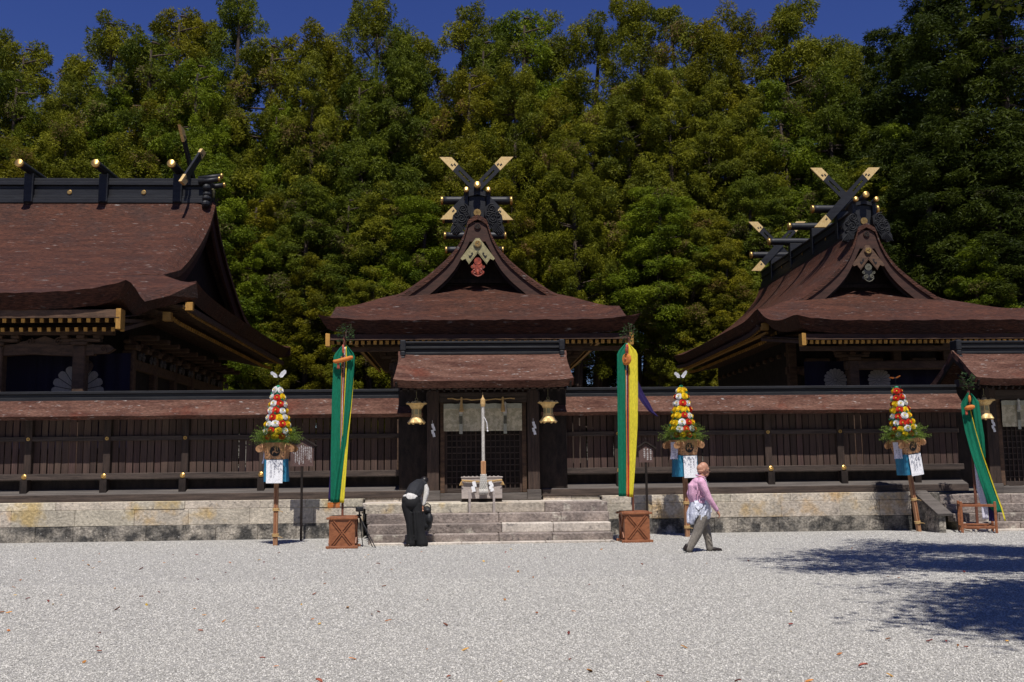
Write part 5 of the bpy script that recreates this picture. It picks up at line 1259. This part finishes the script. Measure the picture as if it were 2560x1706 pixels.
torso = [('c', [K(575, 490), K(565, 560), K(570, 680), K(590, 830)], [.110, .115, .115, .125], 1.25)]
legs = [[K(590, 850, .09), K(665, 1085, .09), K(700, 1290, .09)], [K(580, 850, -.09), K(500, 1110, -.095), K(385, 1290, -.09)]]
body = head + torso + [('c', arm_n, [.055, .044, .030]), ('c', arm_f, [.055, .044, .030]), ('c', legs[0], [.085, .062, .042]), ('c', legs[1], [.085, .062, .042])]
body += hand(K(757, 812, -.22), (.45, 0, -.9), (.8, -.2, .45), (.1, .98, .1), 1.0, .75) + hand(K(524, 768, .23), (.3, 0, -.95), (.9, 0, .3), (0, -1, 0), 1.0, .6)
blob('body', body, M['skin'], man, .008, 3)
sh = [('c', [K(575, 440), K(556, 500), K(556, 600), K(578, 700), K(585, 760)], [.090, .150, .150, .138, .135], 1.28), ('c', [K(580, 430, -.1), K(572, 455, -.20), K(612, 560, -.24), K(650, 652, -.245)], [.07, .082, .066, .060]),
      ('c', [K(650, 652, -.245), K(700, 730, -.238), K(750, 800, -.222)], [.060, .050, .041]), ('c', [K(560, 455, .19), K(520, 530, .22), K(486, 600, .225)], [.080, .068, .058]), ('c', [K(486, 600, .225), K(528, 756, .23)], [.058, .043]),
      ('e', K(585, 700, 0), (.145, .17, .09)), ('e', K(566, 448, 0), (.125, .205, .085)), ('c', [K(575, 425, -.16), K(575, 425, .16)], [.06, .06]), ('e', K(545, 500, 0), (.13, .19, .12))]
for i in range(5): sh.append(('c', [K(520 + 22 * i, 480 + 30 * i, -.17), K(500 + 28 * i, 600 + 20 * i, -.19)], [.012, .012]))
blob('shirt', sh, M['shirt_pink'], man, .010, 2)
MB().tube([(K(575, 370)[0], 0, K(0, 372)[2])] , .01) if False else None
mb = MB(); mb.tube([Vector(K(600 + 62 * math.cos(a), 375 - 22 * math.cos(a) * -1, .085 * math.sin(a))) for a in np.linspace(0, 6.28, 20)], .012, 6); mb.build('collar', M['shirt_pink'], man, smooth=True)
mb = MB(); mb.tube([K(572, 368, -.075), K(620, 385, -.08), K(655, 425, -.075), K(668, 470, -.06), K(660, 520, -.08)], .006, 5); mb.build('neck_strap', M['paper'], man)
for i in range(6): MB().lathe([(.0, 0), (.006, 0), (.006, .003), (.0, .004)], n=8, axis='y').build('button', M['paper'], man, K(668 - i * 3, 450 + i * 34, -.135 - .008 * math.sin(i)), (0, 0, .9))
jk = [('c', [K(585, 670), K(580, 760), K(570, 880), K(560, 930)], [.148, .165, .175, .14], 1.2), ('c', [K(500, 720, -.12), K(470, 860, -.13), K(440, 960, -.10)], [.055, .07, .045]), ('c', [K(640, 700, -.15), K(655, 800, -.15), K(650, 900, -.12)], [.05, .05, .03]), ('c', [K(500, 700, .08), K(450, 850, .08), K(425, 960, .05)], [.05, .06, .035]), ('c', [K(690, 780, -.05), K(712, 830, -.05)], [.03, .02])]
for i in range(6): jk.append(('c', [K(470 + 34 * i, 740 + (i % 2) * 40, -.19), K(455 + 30 * i, 930 - (i % 3) * 30, -.185)], [.016, .012]))
blob('waist_jacket', jk, M['jacket_white'], man, .010, 2)
mb = MB(); mb.tube([K(470, 690, -.13), K(480, 770, -.19), K(510, 810, -.205), K(560, 780, -.205), K(610, 720, -.19)], .007, 5); mb.build('seam', M['nylon_black'], man)
tr = [('c', [K(585, 840), K(590, 930)], [.140, .135], 1.2), ('c', [K(600, 900, .085), K(668, 1085, .09), K(690, 1190, .09), K(704, 1300, .09)], [.112, .088, .072, .068]), ('c', [K(575, 900, -.085), K(505, 1110, -.095), K(440, 1220, -.095), K(388, 1302, -.092)], [.115, .092, .078, .070])]
for i in range(4): tr.append(('c', [K(655 + 8 * i, 1020 + 60 * i, .01), K(705 + 6 * i, 1080 + 60 * i, .02)], [.010, .010]))
blob('trousers', tr, M['trouser_grey'], man, .010, 2)
for (hx, hz, tx, tz, y) in ((690, 1325, 845, 1330, .09), (345, 1300, 420, 1345, -.092)):
    d = Vector(K(tx, tz)) - Vector(K(hx, hz))
    so = blob('shoe', [('c', [K(hx, hz - 8, y), K(lerp(hx, tx, .5), lerp(hz, tz, .5) - 8, y), K(tx, tz - 2, y)], [.046, .046, .036], .9), ('c', [K(hx + 4, hz + 2, y), K(tx, tz + 4, y)], [.038, .034]), ('c', [K(hx + 8, hz - 10, y), K(hx + 22, hz - 40, y)], [.05, .048])], M['leather'], man, .008, 2)
    MB().bar(Vector(K(hx - 22, hz + 16, y)) , Vector(K(tx + 20, tz + 12, y)), .085, .018, .006).build('sole', M['nylon_black'], so)
gl = MB()
for s_ in (-1, 1):
    gl.tube([K(634, 294, s_ * .082), K(690, 290, s_ * .072), K(712, 290, s_ * .06)], .004, 5); gl.tube([Vector(K(714 + 2 * math.cos(a), 296 + 12 * math.sin(a), s_ * .034 + .028 * math.cos(a))) for a in np.linspace(0, 6.28, 14)], .004, 5)
gl.build('spectacles', M['nylon_black'], man)
for s_ in (-1, 1): MB().ell(K(709, 296, s_ * .032), (.008, .014, .008), 8, 6).build('eye', M['black_ink'], man)
mb = MB(); mb.ell(K(606, 305), (.075, .079, .05), 14, 8); mb.build('cropped_hair', M['skin'], man)

# woman bending down at the stairs, seen from behind (local: +x right, +y away)
K = lambda x, y, dy=0.0: ((x - 440) / 826, dy, (1345 - y) / 826)
wo = thing('person', 'person in black vest and wide black trousers bending forward at the stairs', 'person', (-1.02, 21.42, 0))
hip = K(338, 560, .0)
hd = K(548, 232, .62)
wb = [('c', [K(345, 590, .02), K(370, 480, .12), K(420, 360, .32), K(470, 290, .46)], [.150, .135, .150, .12], 1.0), ('c', [K(490, 270, .48), K(540, 240, .58)], [.06, .055]), ('e', hd, (.080, .105, .085)), ('e', (hd[0] + .02, hd[1] + .07, hd[2] - .03), (.055, .05, .07)),
      ('c', [K(560, 310, .44), K(578, 460, .40), K(540, 650, .34)], [.050, .042, .028]), ('c', [K(400, 320, .52), K(440, 470, .60), K(500, 620, .50)], [.050, .042, .028]),
      ('c', [K(262, 620), K(322, 930, -.02), K(330, 1270, -.02)], [.09, .065, .045]), ('c', [K(420, 620), K(470, 930, -.05), K(545, 1290, -.06)], [.09, .065, .045])]
wb += hand(K(540, 655, .34), (-.1, .1, -1), (0, 1, .1), (-1, 0, 0), .92, .9) + hand(K(502, 625, .50), (.1, .0, -1), (0, 1, 0), (1, 0, 0), .92, .9)
blob('body', wb, M['skin'], wo, .009, 3)
bl = [('c', [K(340, 520, .03), K(380, 440, .14)], [.160, .155], 1.0), ('c', [K(560, 305, .43), K(585, 380, .42), K(578, 470, .40), K(556, 560, .37), K(545, 635, .345)], [.062, .068, .064, .052, .042]), ('c', [K(405, 320, .52), K(440, 470, .60), K(495, 605, .51)], [.062, .060, .042]), ('e', K(240, 480, .0), (.06, .05, .035)), ('e', K(455, 535, -.02), (.05, .05, .03))]
blob('blouse', bl, M['blouse_white'], wo, .010, 2)
vs_ = [('c', [K(365, 455, .08), K(400, 375, .25), K(455, 300, .42)], [.165, .172, .135], 1.05), ('c', [K(430, 290, .42), K(545, 285, .44)], [.085, .075]), ('e', K(300, 440, .06), (.10, .12, .07)), ('e', K(430, 470, .06), (.09, .11, .07)), ('c', [K(380, 270, .4), K(470, 245, .46), K(520, 235, .5)], [.06, .07, .06])]
blob('vest', vs_, M['vest_black'], wo, .010, 3)
pt = [('c', [K(270, 560), K(412, 570)], [.122, .122]), ('e', K(345, 610, -.02), (.180, .145, .15)), ('c', [K(268, 640), K(322, 930, -.02), K(338, 1120, -.02), K(345, 1285, -.03)], [.125, .092, .090, .115]), ('c', [K(420, 640), K(470, 930, -.05), K(505, 1120, -.055), K(535, 1295, -.06)], [.130, .096, .098, .125])]
for i in range(5): pt.append(('c', [K(300 + 45 * i, 760, -.10 - .01 * i), K(315 + 52 * i, 1230, -.12)], [.014, .018]))
blob('trousers', pt, M['trouser_black'], wo, .011, 2)
for (x, dx, y) in ((300, -.07, -.02), (530, .02, -.06)):
    blob('shoe', [('c', [K(x, 1318, y - .08), K(x - 20 + dx * 100, 1322, y + .12)], [.040, .036], .9), ('c', [K(x - 40, 1325, y - .05), K(x - 70, 1330, y + .05)], [.03, .025])], M['leather'], wo, .009, 2)
hr = [('e', (hd[0], hd[1] - .01, hd[2] + .015), (.093, .112, .095)), ('e', (hd[0] - .03, hd[1] - .07, hd[2] - .01), (.07, .06, .07))]
blob('hair', hr, M['hair'], wo, .010, 2)
bag = thing('bag', 'black bag held by the bending person at the stairs', 'bag', (-.83, 21.74, .33))
blob('bag_body', [('c', [(0, .05, .08), (.0, .05, .40)], [.115, .095], .8), ('e', (.06, 0, .22), (.08, .10, .13)), ('e', (.02, 0, .40), (.08, .08, .06))], M['nylon_black'], bag, .012, 3)
mb = MB(); mb.tube([(-.06, .02, .42), (-.05, .0, .52), (.02, -.02, .56), (.08, 0, .50), (.09, .02, .40)], .012, 6); mb.tube([(.07, -.05, .3), (.11, -.07, .12), (.05, -.08, .0), (.0, -.06, -.03)], .010, 6); mb.tube([(.0, -.06, -.02), (.10, -.08, -.03)], .010, 6); mb.build('strap', M['nylon_black'], bag)
# ------------------------------------------------------------------ the wood behind the shrine
def leaf_material(name, c_light, c_dark, c_dry):
    m = bpy.data.materials.new(name); m.use_nodes = True; t = m.node_tree; N = t.nodes; L = t.links; b = N['Principled BSDF']
    b.inputs['Roughness'].default_value = .55; b.inputs['Specular IOR Level'].default_value = .10
    at = N.new('ShaderNodeAttribute'); at.attribute_name = 'tone'; rp = N.new('ShaderNodeValToRGB')
    e = rp.color_ramp.elements; e[0].position = 0; e[0].color = (*c_dark, 1); e[1].position = .9; e[1].color = (*c_light, 1)
    k = e.new(.45); k.color = (*[lerp(a, c, .45) for a, c in zip(c_dark, c_light)], 1); d = e.new(1.0); d.color = (*c_dry, 1)
    L.new(at.outputs['Fac'], rp.inputs[0]); oi = N.new('ShaderNodeObjectInfo'); mx = N.new('ShaderNodeMixRGB'); mx.blend_type = 'MULTIPLY'; mx.inputs[0].default_value = 1
    L.new(rp.outputs[0], mx.inputs[1]); L.new(oi.outputs['Color'], mx.inputs[2]); L.new(mx.outputs[0], b.inputs['Base Color'])
    tr = N.new('ShaderNodeBsdfTranslucent'); ms = N.new('ShaderNodeMixShader'); ms.inputs[0].default_value = .28
    L.new(mx.outputs[0], tr.inputs[0]); L.new(b.outputs[0], ms.inputs[1]); L.new(tr.outputs[0], ms.inputs[2]); L.new(ms.outputs[0], N['Material Output'].inputs[0])
    return m
LEAF = leaf_material('cedar_leaf', (0.205, 0.220, 0.018), (0.048, 0.070, 0.010), (0.150, 0.110, 0.055))

def crown_mesh(seed, H, z0, rmax, style):
    """cedar or cypress crown: limbs carry lumpy tufts (cedar) or drooping sprays (cypress) of small leaf faces; unit: metres"""
    rg = np.random.default_rng(seed); limbs = []; puffs = []
    h = z0; lean = rg.uniform(-.5, .5, 2); ph = rg.uniform(0, 6.28, 6)
    while h < H - .3:
        f = (h - z0) / (H - z0)
        r = rmax * min(1.0, ((1 - f) / (.62 if style != 'open' else .55)) ** .55) * (.94 + .06 * math.sin(h * 1.3 + ph[0]))
        if f < .10: r *= .6 + 4 * f
        n = max(3, int(2 * math.pi * max(r, .5) / (1.12 if style != 'open' else 1.6)))
        for k in range(n):
            a = 2 * math.pi * (k + rg.uniform(-.4, .4)) / n + h * 1.7
            rr = r * rg.uniform(.60, 1.12) * (1 + .18 * math.sin(2 * a + ph[1] + h * .5))
            s = rg.uniform(.38, .78) * (1 - .15 * f)
            limbs.append((rr * math.cos(a), rr * math.sin(a), h + rg.uniform(-.8, .8) - .10 * rr * (style == 'cypress'), s, a))
        h += rg.uniform(.62, .9) if style != 'open' else rg.uniform(.85, 1.25)
    limbs += [(.3 * math.cos(k * 2.1), .3 * math.sin(k * 2.1), H - .35 - .28 * k, .5, k * 2.1) for k in range(6)]
    V_, T_ = [], []
    for (x, y, z, s, a) in limbs:
        base = rg.uniform(.22, .78); dry = rg.random() < .05
        subs = [(x, y, z, s * .72)]
        for k in range(rg.integers(4, 7)):
            u = rg.normal(size=3) + np.array([math.cos(a) * .8, math.sin(a) * .8, .55]); u /= np.linalg.norm(u)
            q = np.array([.95, .95, 1.2]) * u * s * rg.uniform(.6, 1.05)
            subs.append((x + q[0], y + q[1], z + q[2] - (.25 * s if style == 'cypress' else 0), s * rg.uniform(.34, .52)))
        for (px_, py_, pz_, ps) in subs:
            nl = int(90 + 360 * ps * ps)
            u = rg.normal(size=(nl, 3)) + np.array([math.cos(a), math.sin(a), .4]) * .35; u /= np.linalg.norm(u, axis=1)[:, None]
            rad = ps * rg.uniform(.72, 1.06, nl)[:, None]; sc = np.array([1.05, 1.05, .85]) if style == 'cypress' else np.array([.9, .9, 1.15])
            p = u * rad * sc + np.array([px_, py_, pz_])
            tg = rg.normal(size=(nl, 3)); tg -= (tg * u).sum(1)[:, None] * u; tg /= np.linalg.norm(tg, axis=1)[:, None]
            d = tg + u * rg.uniform(.0, 1.1, nl)[:, None]
            if style == 'cypress': d[:, 2] -= .55
            d /= np.linalg.norm(d, axis=1)[:, None]
            un = u + rg.normal(size=(nl, 3)) * .30
            q = np.cross(un, d); q /= np.linalg.norm(q, axis=1)[:, None]
            L = rg.uniform(.10, .21, nl)[:, None]; w_ = rg.uniform(.013, .027, nl)[:, None]
            v = np.stack([p - q * w_ * .6, p + d * L * .55 - q * w_, p + d * L, p + d * L * .5 + q * w_], axis=1)
            V_.append(v.reshape(-1, 3)); tone = np.clip(base + rg.uniform(-.12, .12) + rg.normal(0, .10, nl), 0, .93)
            if dry: tone = np.where(rg.random(nl) < .5, 1.0, tone)
            T_.append(tone)
    puffs = limbs
    V_ = np.concatenate(V_); T_ = np.concatenate(T_); nf = len(T_)
    V_[:, 0] += lean[0] * (V_[:, 2] / H) ** 2; V_[:, 1] += lean[1] * (V_[:, 2] / H) ** 2
    me = bpy.data.meshes.new('crown'); me.vertices.add(nf * 4); me.vertices.foreach_set('co', V_.astype(np.float32).ravel())
    me.loops.add(nf * 4); me.loops.foreach_set('vertex_index', np.arange(nf * 4, dtype=np.int32))
    me.polygons.add(nf); me.polygons.foreach_set('loop_start', np.arange(0, nf * 4, 4, dtype=np.int32))
    at = me.attributes.new('tone', 'FLOAT', 'FACE'); at.data.foreach_set('value', T_.astype(np.float32))
    me.materials.append(LEAF); me.update(calc_edges=True)
    return me, puffs
def trunk_mesh(seed, H, r0, puffs):
    r = random.Random(seed); mb = MB()
    pts = [(0.12 * math.sin(i * .9 + seed), .12 * math.cos(i * .7 + seed), H * .97 * i / 12) for i in range(13)]
    mb.tube(pts, [r0 * (1.25 if i == 0 else 1) * (1 - .92 * i / 12) + .02 for i in range(13)], 10)
    for (x, y, z, s, a) in puffs[::3]:
        zt = z - .25 * math.hypot(x, y); mb.tube([(0, 0, zt), (x * .5, y * .5, lerp(zt, z, .35)), (x * .95, y * .95, z - .1)], [.06, .045, .02], 4, False)
    for k in range(10):                                   # bare dead limbs on the lower trunk
        a = r.uniform(0, 6.28); zz = r.uniform(.15, .5) * H; L = r.uniform(.6, 1.8); mb.tube([(0, 0, zz), (L * math.cos(a), L * math.sin(a), zz + r.uniform(-.3, .4))], [.04, .012], 4, False)
    return mb.mesh('trunk', M['trunk'])
KINDS = []
for (sd_, H, z0, rm, st) in ((1, 20, 5.6, 2.3, 'cedar'), (2, 20, 6.8, 2.05, 'cedar'), (3, 20, 7.0, 2.3, 'open'), (4, 20, 6.0, 2.35, 'cypress'), (5, 20, 7.2, 2.1, 'cypress'), (6, 20, 9.5, 2.3, 'cypress'), (7, 20, 1.5, 2.4, 'cedar')):
    cm, pf = crown_mesh(sd_, H, z0, rm, st); KINDS.append((cm, trunk_mesh(sd_, H, .30, pf), st))
ORD = ['first', 'second', 'third', 'fourth', 'fifth', 'sixth', 'seventh', 'eighth', 'ninth', 'tenth', 'eleventh', 'twelfth', 'thirteenth', 'fourteenth', 'fifteenth', 'sixteenth', 'seventeenth', 'eighteenth', 'nineteenth', 'twentieth']
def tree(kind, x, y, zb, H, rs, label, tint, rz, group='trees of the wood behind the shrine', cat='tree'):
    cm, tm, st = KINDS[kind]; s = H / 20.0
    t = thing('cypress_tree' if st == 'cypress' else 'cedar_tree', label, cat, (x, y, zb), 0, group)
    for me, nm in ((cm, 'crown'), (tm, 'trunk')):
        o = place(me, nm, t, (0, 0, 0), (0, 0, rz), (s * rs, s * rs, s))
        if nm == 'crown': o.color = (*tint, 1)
    return t
def px_tree(px, pytop, Y, zb):
    """pixel of the tip (photograph pixels / 1.088) turned into a point at depth Y"""
    X = (px * 1.088 - 1160) / 2489 * Y; zt = 1.6 + (1172 - pytop * 1.088 - .0115 * (px * 1.088 - 1280)) / 2489 * Y
    return X, zt - zb
def ground_z(y): return .84 + (0 if y < 46 else .0011 * (y - 46) ** 2)
rt_ = random.Random(31)
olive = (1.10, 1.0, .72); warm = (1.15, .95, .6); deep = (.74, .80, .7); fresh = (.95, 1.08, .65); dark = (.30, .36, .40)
def where(px):
    if px < 520: return 'behind the left hall'
    if px < 860: return 'between left hall and centre shrine'
    if px < 1360: return 'behind the centre shrine'
    if px < 1740: return 'between centre and right shrines'
    if px < 2150: return 'behind the right shrine'
    return 'at the far right'
from collections import Counter
cnt = Counter()
def named(row, px, look):
    k = (row, where(px), look); cnt[k] += 1
    return f'{ORD[cnt[k] - 1]} {look} from the left, {row} {where(px)}'
# skyline trees: tip pixel, depth, width factor, kind, tint
SKY = [(-60, 95, 60, 1.3, 0, olive), (38, 118, 57, 1.25, 0, olive), (150, 150, 62, 1.2, 1, olive), (240, 40, 60, 1.5, 2, olive), (330, 95, 57, 1.3, 0, deep), (395, 28, 60, 1.35, 0, warm), (455, 55, 63, 1.2, 2, olive), (535, -45, 61, 1.25, 2, deep), (612, 98, 58, 1.35, 0, olive),
       (690, 84, 60, 1.35, 0, warm), (765, 108, 63, 1.2, 1, olive), (858, -18, 61, 1.25, 2, olive), (905, 75, 58, 1.1, 1, deep), (965, 96, 60, 1.25, 0, olive), (1068, 0, 61, 1.35, 2, olive), (1120, 80, 58, 1.2, 0, deep), (1215, 14, 60, 1.5, 0, fresh), (1290, 75, 63, 1.2, 1, olive),
       (1390, 22, 61, 1.45, 2, olive), (1490, -10, 59, 1.35, 0, olive), (1580, -25, 62, 1.35, 3, olive), (1660, 30, 60, 1.3, 1, warm), (1730, 14, 62, 1.35, 2, warm), (1850, -40, 60, 1.55, 3, olive), (1930, 55, 63, 1.3, 3, olive), (1985, 70, 61, 1.15, 2, olive), (2050, 92, 64, 1.2, 3, deep)]
for (px, py, Y, rs, kd, tn) in SKY:
    X, H = px_tree(px, py - 28, Y, ground_z(Y)); tree(kd, X, Y, ground_z(Y), H, rs * 20 / H * 1.12, named('on the skyline', px, 'ragged tall cedar' if kd == 2 else ('tall cypress' if kd >= 3 else 'tall rounded cedar')), tn, rt_.uniform(0, 6.28))
# front and middle rows
for (Y, pa, pb, step, ylo, yhi, row) in ((56, -90, 2330, 98, 110, 260, 'in the middle row'), (51.5, -60, 2360, 96, 230, 470, 'in the front row')):
    px = pa
    while px < pb:
        py = rt_.uniform(ylo, yhi); yy = Y + rt_.uniform(-1.3, 1.3); X, H = px_tree(px, py, yy, ground_z(yy))
        right = px > 1250
        kd = rt_.choice([3, 4, 3, 4, 1] if right else [0, 1, 0, 1, 0, 4]); tn = rt_.choice([olive, olive, fresh, deep, warm])
        gap = Y < 54 and (1395 < px < 1500 or rt_.random() < .08)
        if 1360 < px < 1590: kd = 5; py = min(py, 330)
        if not gap:
            tree(kd, X, yy, ground_z(yy), H, rt_.uniform(1.0, 1.3) * 20 / H, named(row, px, 'green cypress' if kd >= 3 else 'puffy cedar'), tn, rt_.uniform(0, 6.28))
        px += step * rt_.uniform(.8, 1.2)
# low young trees filling the foot of the wood
for (px, py, Y) in ((590, 560, 49.3), (700, 600, 48.6), (850, 650, 48), (1600, 520, 50), (1690, 560, 49), (2290, 560, 44)):
    X, H = px_tree(px, py, Y, ground_z(Y)); kd = 0 if px < 900 else 4
    tree(kd, X, Y, ground_z(Y), H, 20 / H * .85, named('low down', px, 'young bushy cedar' if kd == 0 else 'young bushy cypress'), rt_.choice([olive, fresh, warm]), rt_.uniform(0, 6.28))
# dark tall trees at the right edge
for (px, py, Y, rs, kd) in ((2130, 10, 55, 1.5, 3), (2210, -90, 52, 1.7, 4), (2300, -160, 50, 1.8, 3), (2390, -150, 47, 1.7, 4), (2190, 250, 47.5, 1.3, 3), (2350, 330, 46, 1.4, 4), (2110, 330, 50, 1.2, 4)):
    X, H = px_tree(px, py, Y, ground_z(Y)); tree(kd, X, Y, ground_z(Y), H, rs * 20 / H, named('of the tall group', px, 'dark cypress'), dark, rt_.uniform(0, 6.28))
# rear row closing the wood
for k in range(22):
    X = -50 + k * 4.9 + rt_.uniform(-1, 1); Y = 72 + rt_.uniform(-2, 2)
    tree(6, X, Y, ground_z(Y), rt_.uniform(17, 21), 1.35, 'cedar of the rear row, seen only through gaps in the wood', deep, rt_.uniform(0, 6.28), 'rear row of the wood')
# unseen wood behind the viewpoint, added to block low skylight on the fronts
for k in range(11):
    X = -30 + k * 6 + rt_.uniform(-1.5, 1.5); Y = -17 + rt_.uniform(-3, 3)
    tree(rt_.choice([0, 1, 3, 4]), X, Y, 0, rt_.uniform(17, 22), 1.6, 'unseen cedar behind the viewpoint, added to dim the skylight', olive, rt_.uniform(0, 6.28), 'trees added behind the viewpoint')
# the tree whose branches reach over the forecourt from the right and throw the shade
def shade_tree(x, y, targets, seed):
    rg = np.random.default_rng(seed); r = random.Random(seed)
    t = thing('shade_tree', 'tall broad tree beyond the right edge that throws the leafy shade on the gravel', 'tree', (x, y, 0))
    tm = MB(); tm.tube([(0, 0, -.1), (.1, .1, 3), (0, .2, 7), (.1, .3, 12), (0, .3, 16)], [.42, .34, .28, .18, .05], 12); ends = []
    for (gx, gy, n, sp) in targets:
        for k in range(n):
            hh = r.uniform(9.2, 13.0); qx, qy = gx + r.gauss(0, sp), gy + r.gauss(0, sp * .8)
            e = Vector((qx + .02 * hh - x, qy - .51 * hh - y, hh)); z0 = hh - r.uniform(.3, 1.2)
            tm.tube([(0, .2, z0 - 1.0), Vector((e.x * .5, e.y * .5, z0 - .2)), e], [.12, .07, .02], 6); ends.append(e)
    for k in range(16):                                    # the crown's own top, around the trunk
        a = r.uniform(0, 6.28); L = r.uniform(.8, 3.2); hh = r.uniform(10, 17); e = Vector((L * math.cos(a) + .6, L * math.sin(a), hh)); tm.tube([(0, .2, hh - 1.2), e], [.08, .02], 6); ends.append(e)
    tm.build('trunk', M['trunk'], t)
    V_, T_ = [], []
    for e in ends:
        for q in range(6):
            f = rg.uniform(.72, 1.08); c = np.array(e) * np.array([f, f, 1]) + np.array([0, 0, -.4 * (1 - f)]) + rg.normal(0, .25, 3); nl = 130
            p = c + rg.normal(0, 1, (nl, 3)) * np.array([.38, .38, .14]); d = rg.normal(size=(nl, 3)); d[:, 2] *= .5; d /= np.linalg.norm(d, axis=1)[:, None]
            qq = np.cross(d, rg.normal(size=(nl, 3))); qq /= np.linalg.norm(qq, axis=1)[:, None]; L = rg.uniform(.10, .2, nl)[:, None]; w_ = L * .28
            V_.append(np.stack([p, p + d * L * .5 - qq * w_, p + d * L, p + d * L * .5 + qq * w_], axis=1).reshape(-1, 3)); T_.append(rg.uniform(.2, .8, nl))
    V_ = np.concatenate(V_); T_ = np.concatenate(T_); nf = len(T_)
    me = bpy.data.meshes.new('crown'); me.vertices.add(nf * 4); me.vertices.foreach_set('co', V_.astype(np.float32).ravel()); me.loops.add(nf * 4); me.loops.foreach_set('vertex_index', np.arange(nf * 4, dtype=np.int32))
    me.polygons.add(nf); me.polygons.foreach_set('loop_start', np.arange(0, nf * 4, 4, dtype=np.int32)); at = me.attributes.new('tone', 'FLOAT', 'FACE'); at.data.foreach_set('value', T_.astype(np.float32)); me.materials.append(LEAF); me.update(calc_edges=True)
    place(me, 'crown', t)
def ground_px(px, py):
    """ground point under a pixel of the photograph (shown size), used for where the shade falls"""
    d = fw + rt2 * ((px * 1.088 - 1280) / 2489) - up2 * ((py * 1.088 - 853) / 2489); k = -1.6 / d.z
    return d.x * k, d.y * k
SH = []
for (px, py, n, sp) in ((1860, 1278, 2, .35), (1935, 1270, 2, .4), (1960, 1310, 2, .35), (2030, 1255, 3, .5), (2090, 1300, 3, .45), (2150, 1262, 3, .5), (2230, 1300, 4, .5), (2290, 1262, 4, .6), (2380, 1290, 3, .7), (2480, 1310, 3, .8), (2150, 1352, 1, .2), (2230, 1395, 2, .22), (2270, 1370, 2, .25), (2270, 1420, 2, .2), (2330, 1435, 2, .25), (2355, 1370, 3, .3), (2440, 1420, 3, .4)):
    gx, gy = ground_px(px, py); SH.append((gx, gy, n, sp))
shade_tree(11.5, 9.3, SH, 5)

# ------------------------------------------------------------------ fallen leaves on the gravel
FLV = []
for k in range(3):
    mb = MB(); n = 7; rows = []
    for i in range(n):
        f = i / (n - 1); w_ = .5 * math.sin(math.pi * min(1, f * 1.0)) ** .8 * (.8 + .1 * k) + .02
        rows.append([(-.5 + f, s * w_ * .55, .10 + .16 * s * s * (1 if k != 1 else -.5) + .10 * math.sin(f * 3 + k)) for s in (-1, -.5, 0, .5, 1)])
    mb.slab(rows, .02); FLV.append(mb)
FL_ME = [FLV[k].mesh('fallen_leaf', M['leaf_red' if k != 1 else 'leaf_ochre']) for k in range(3)]
rl = random.Random(5)
for k in range(170):
    Y = 7.2 + 13.5 * rl.random() ** 1.6; half = Y * .54; u = rl.random() ** 1.7; X = -half + 2 * half * u + Y * .045
    s = rl.uniform(.04, .075); kk = rl.choice([0, 1, 1, 2])
    o = place(FL_ME[kk], 'fallen_leaf', None, (X, Y, .012), (rl.uniform(-.3, .3), rl.uniform(-.3, .3), rl.uniform(0, 6.28)), (s, s, s))
    tag(o, 'small dry yellowish fallen leaf lying on the gravel' if kk == 1 else 'small dry reddish fallen leaf lying on the gravel', 'leaf', 'fallen yellow leaves' if kk == 1 else 'fallen red leaves')
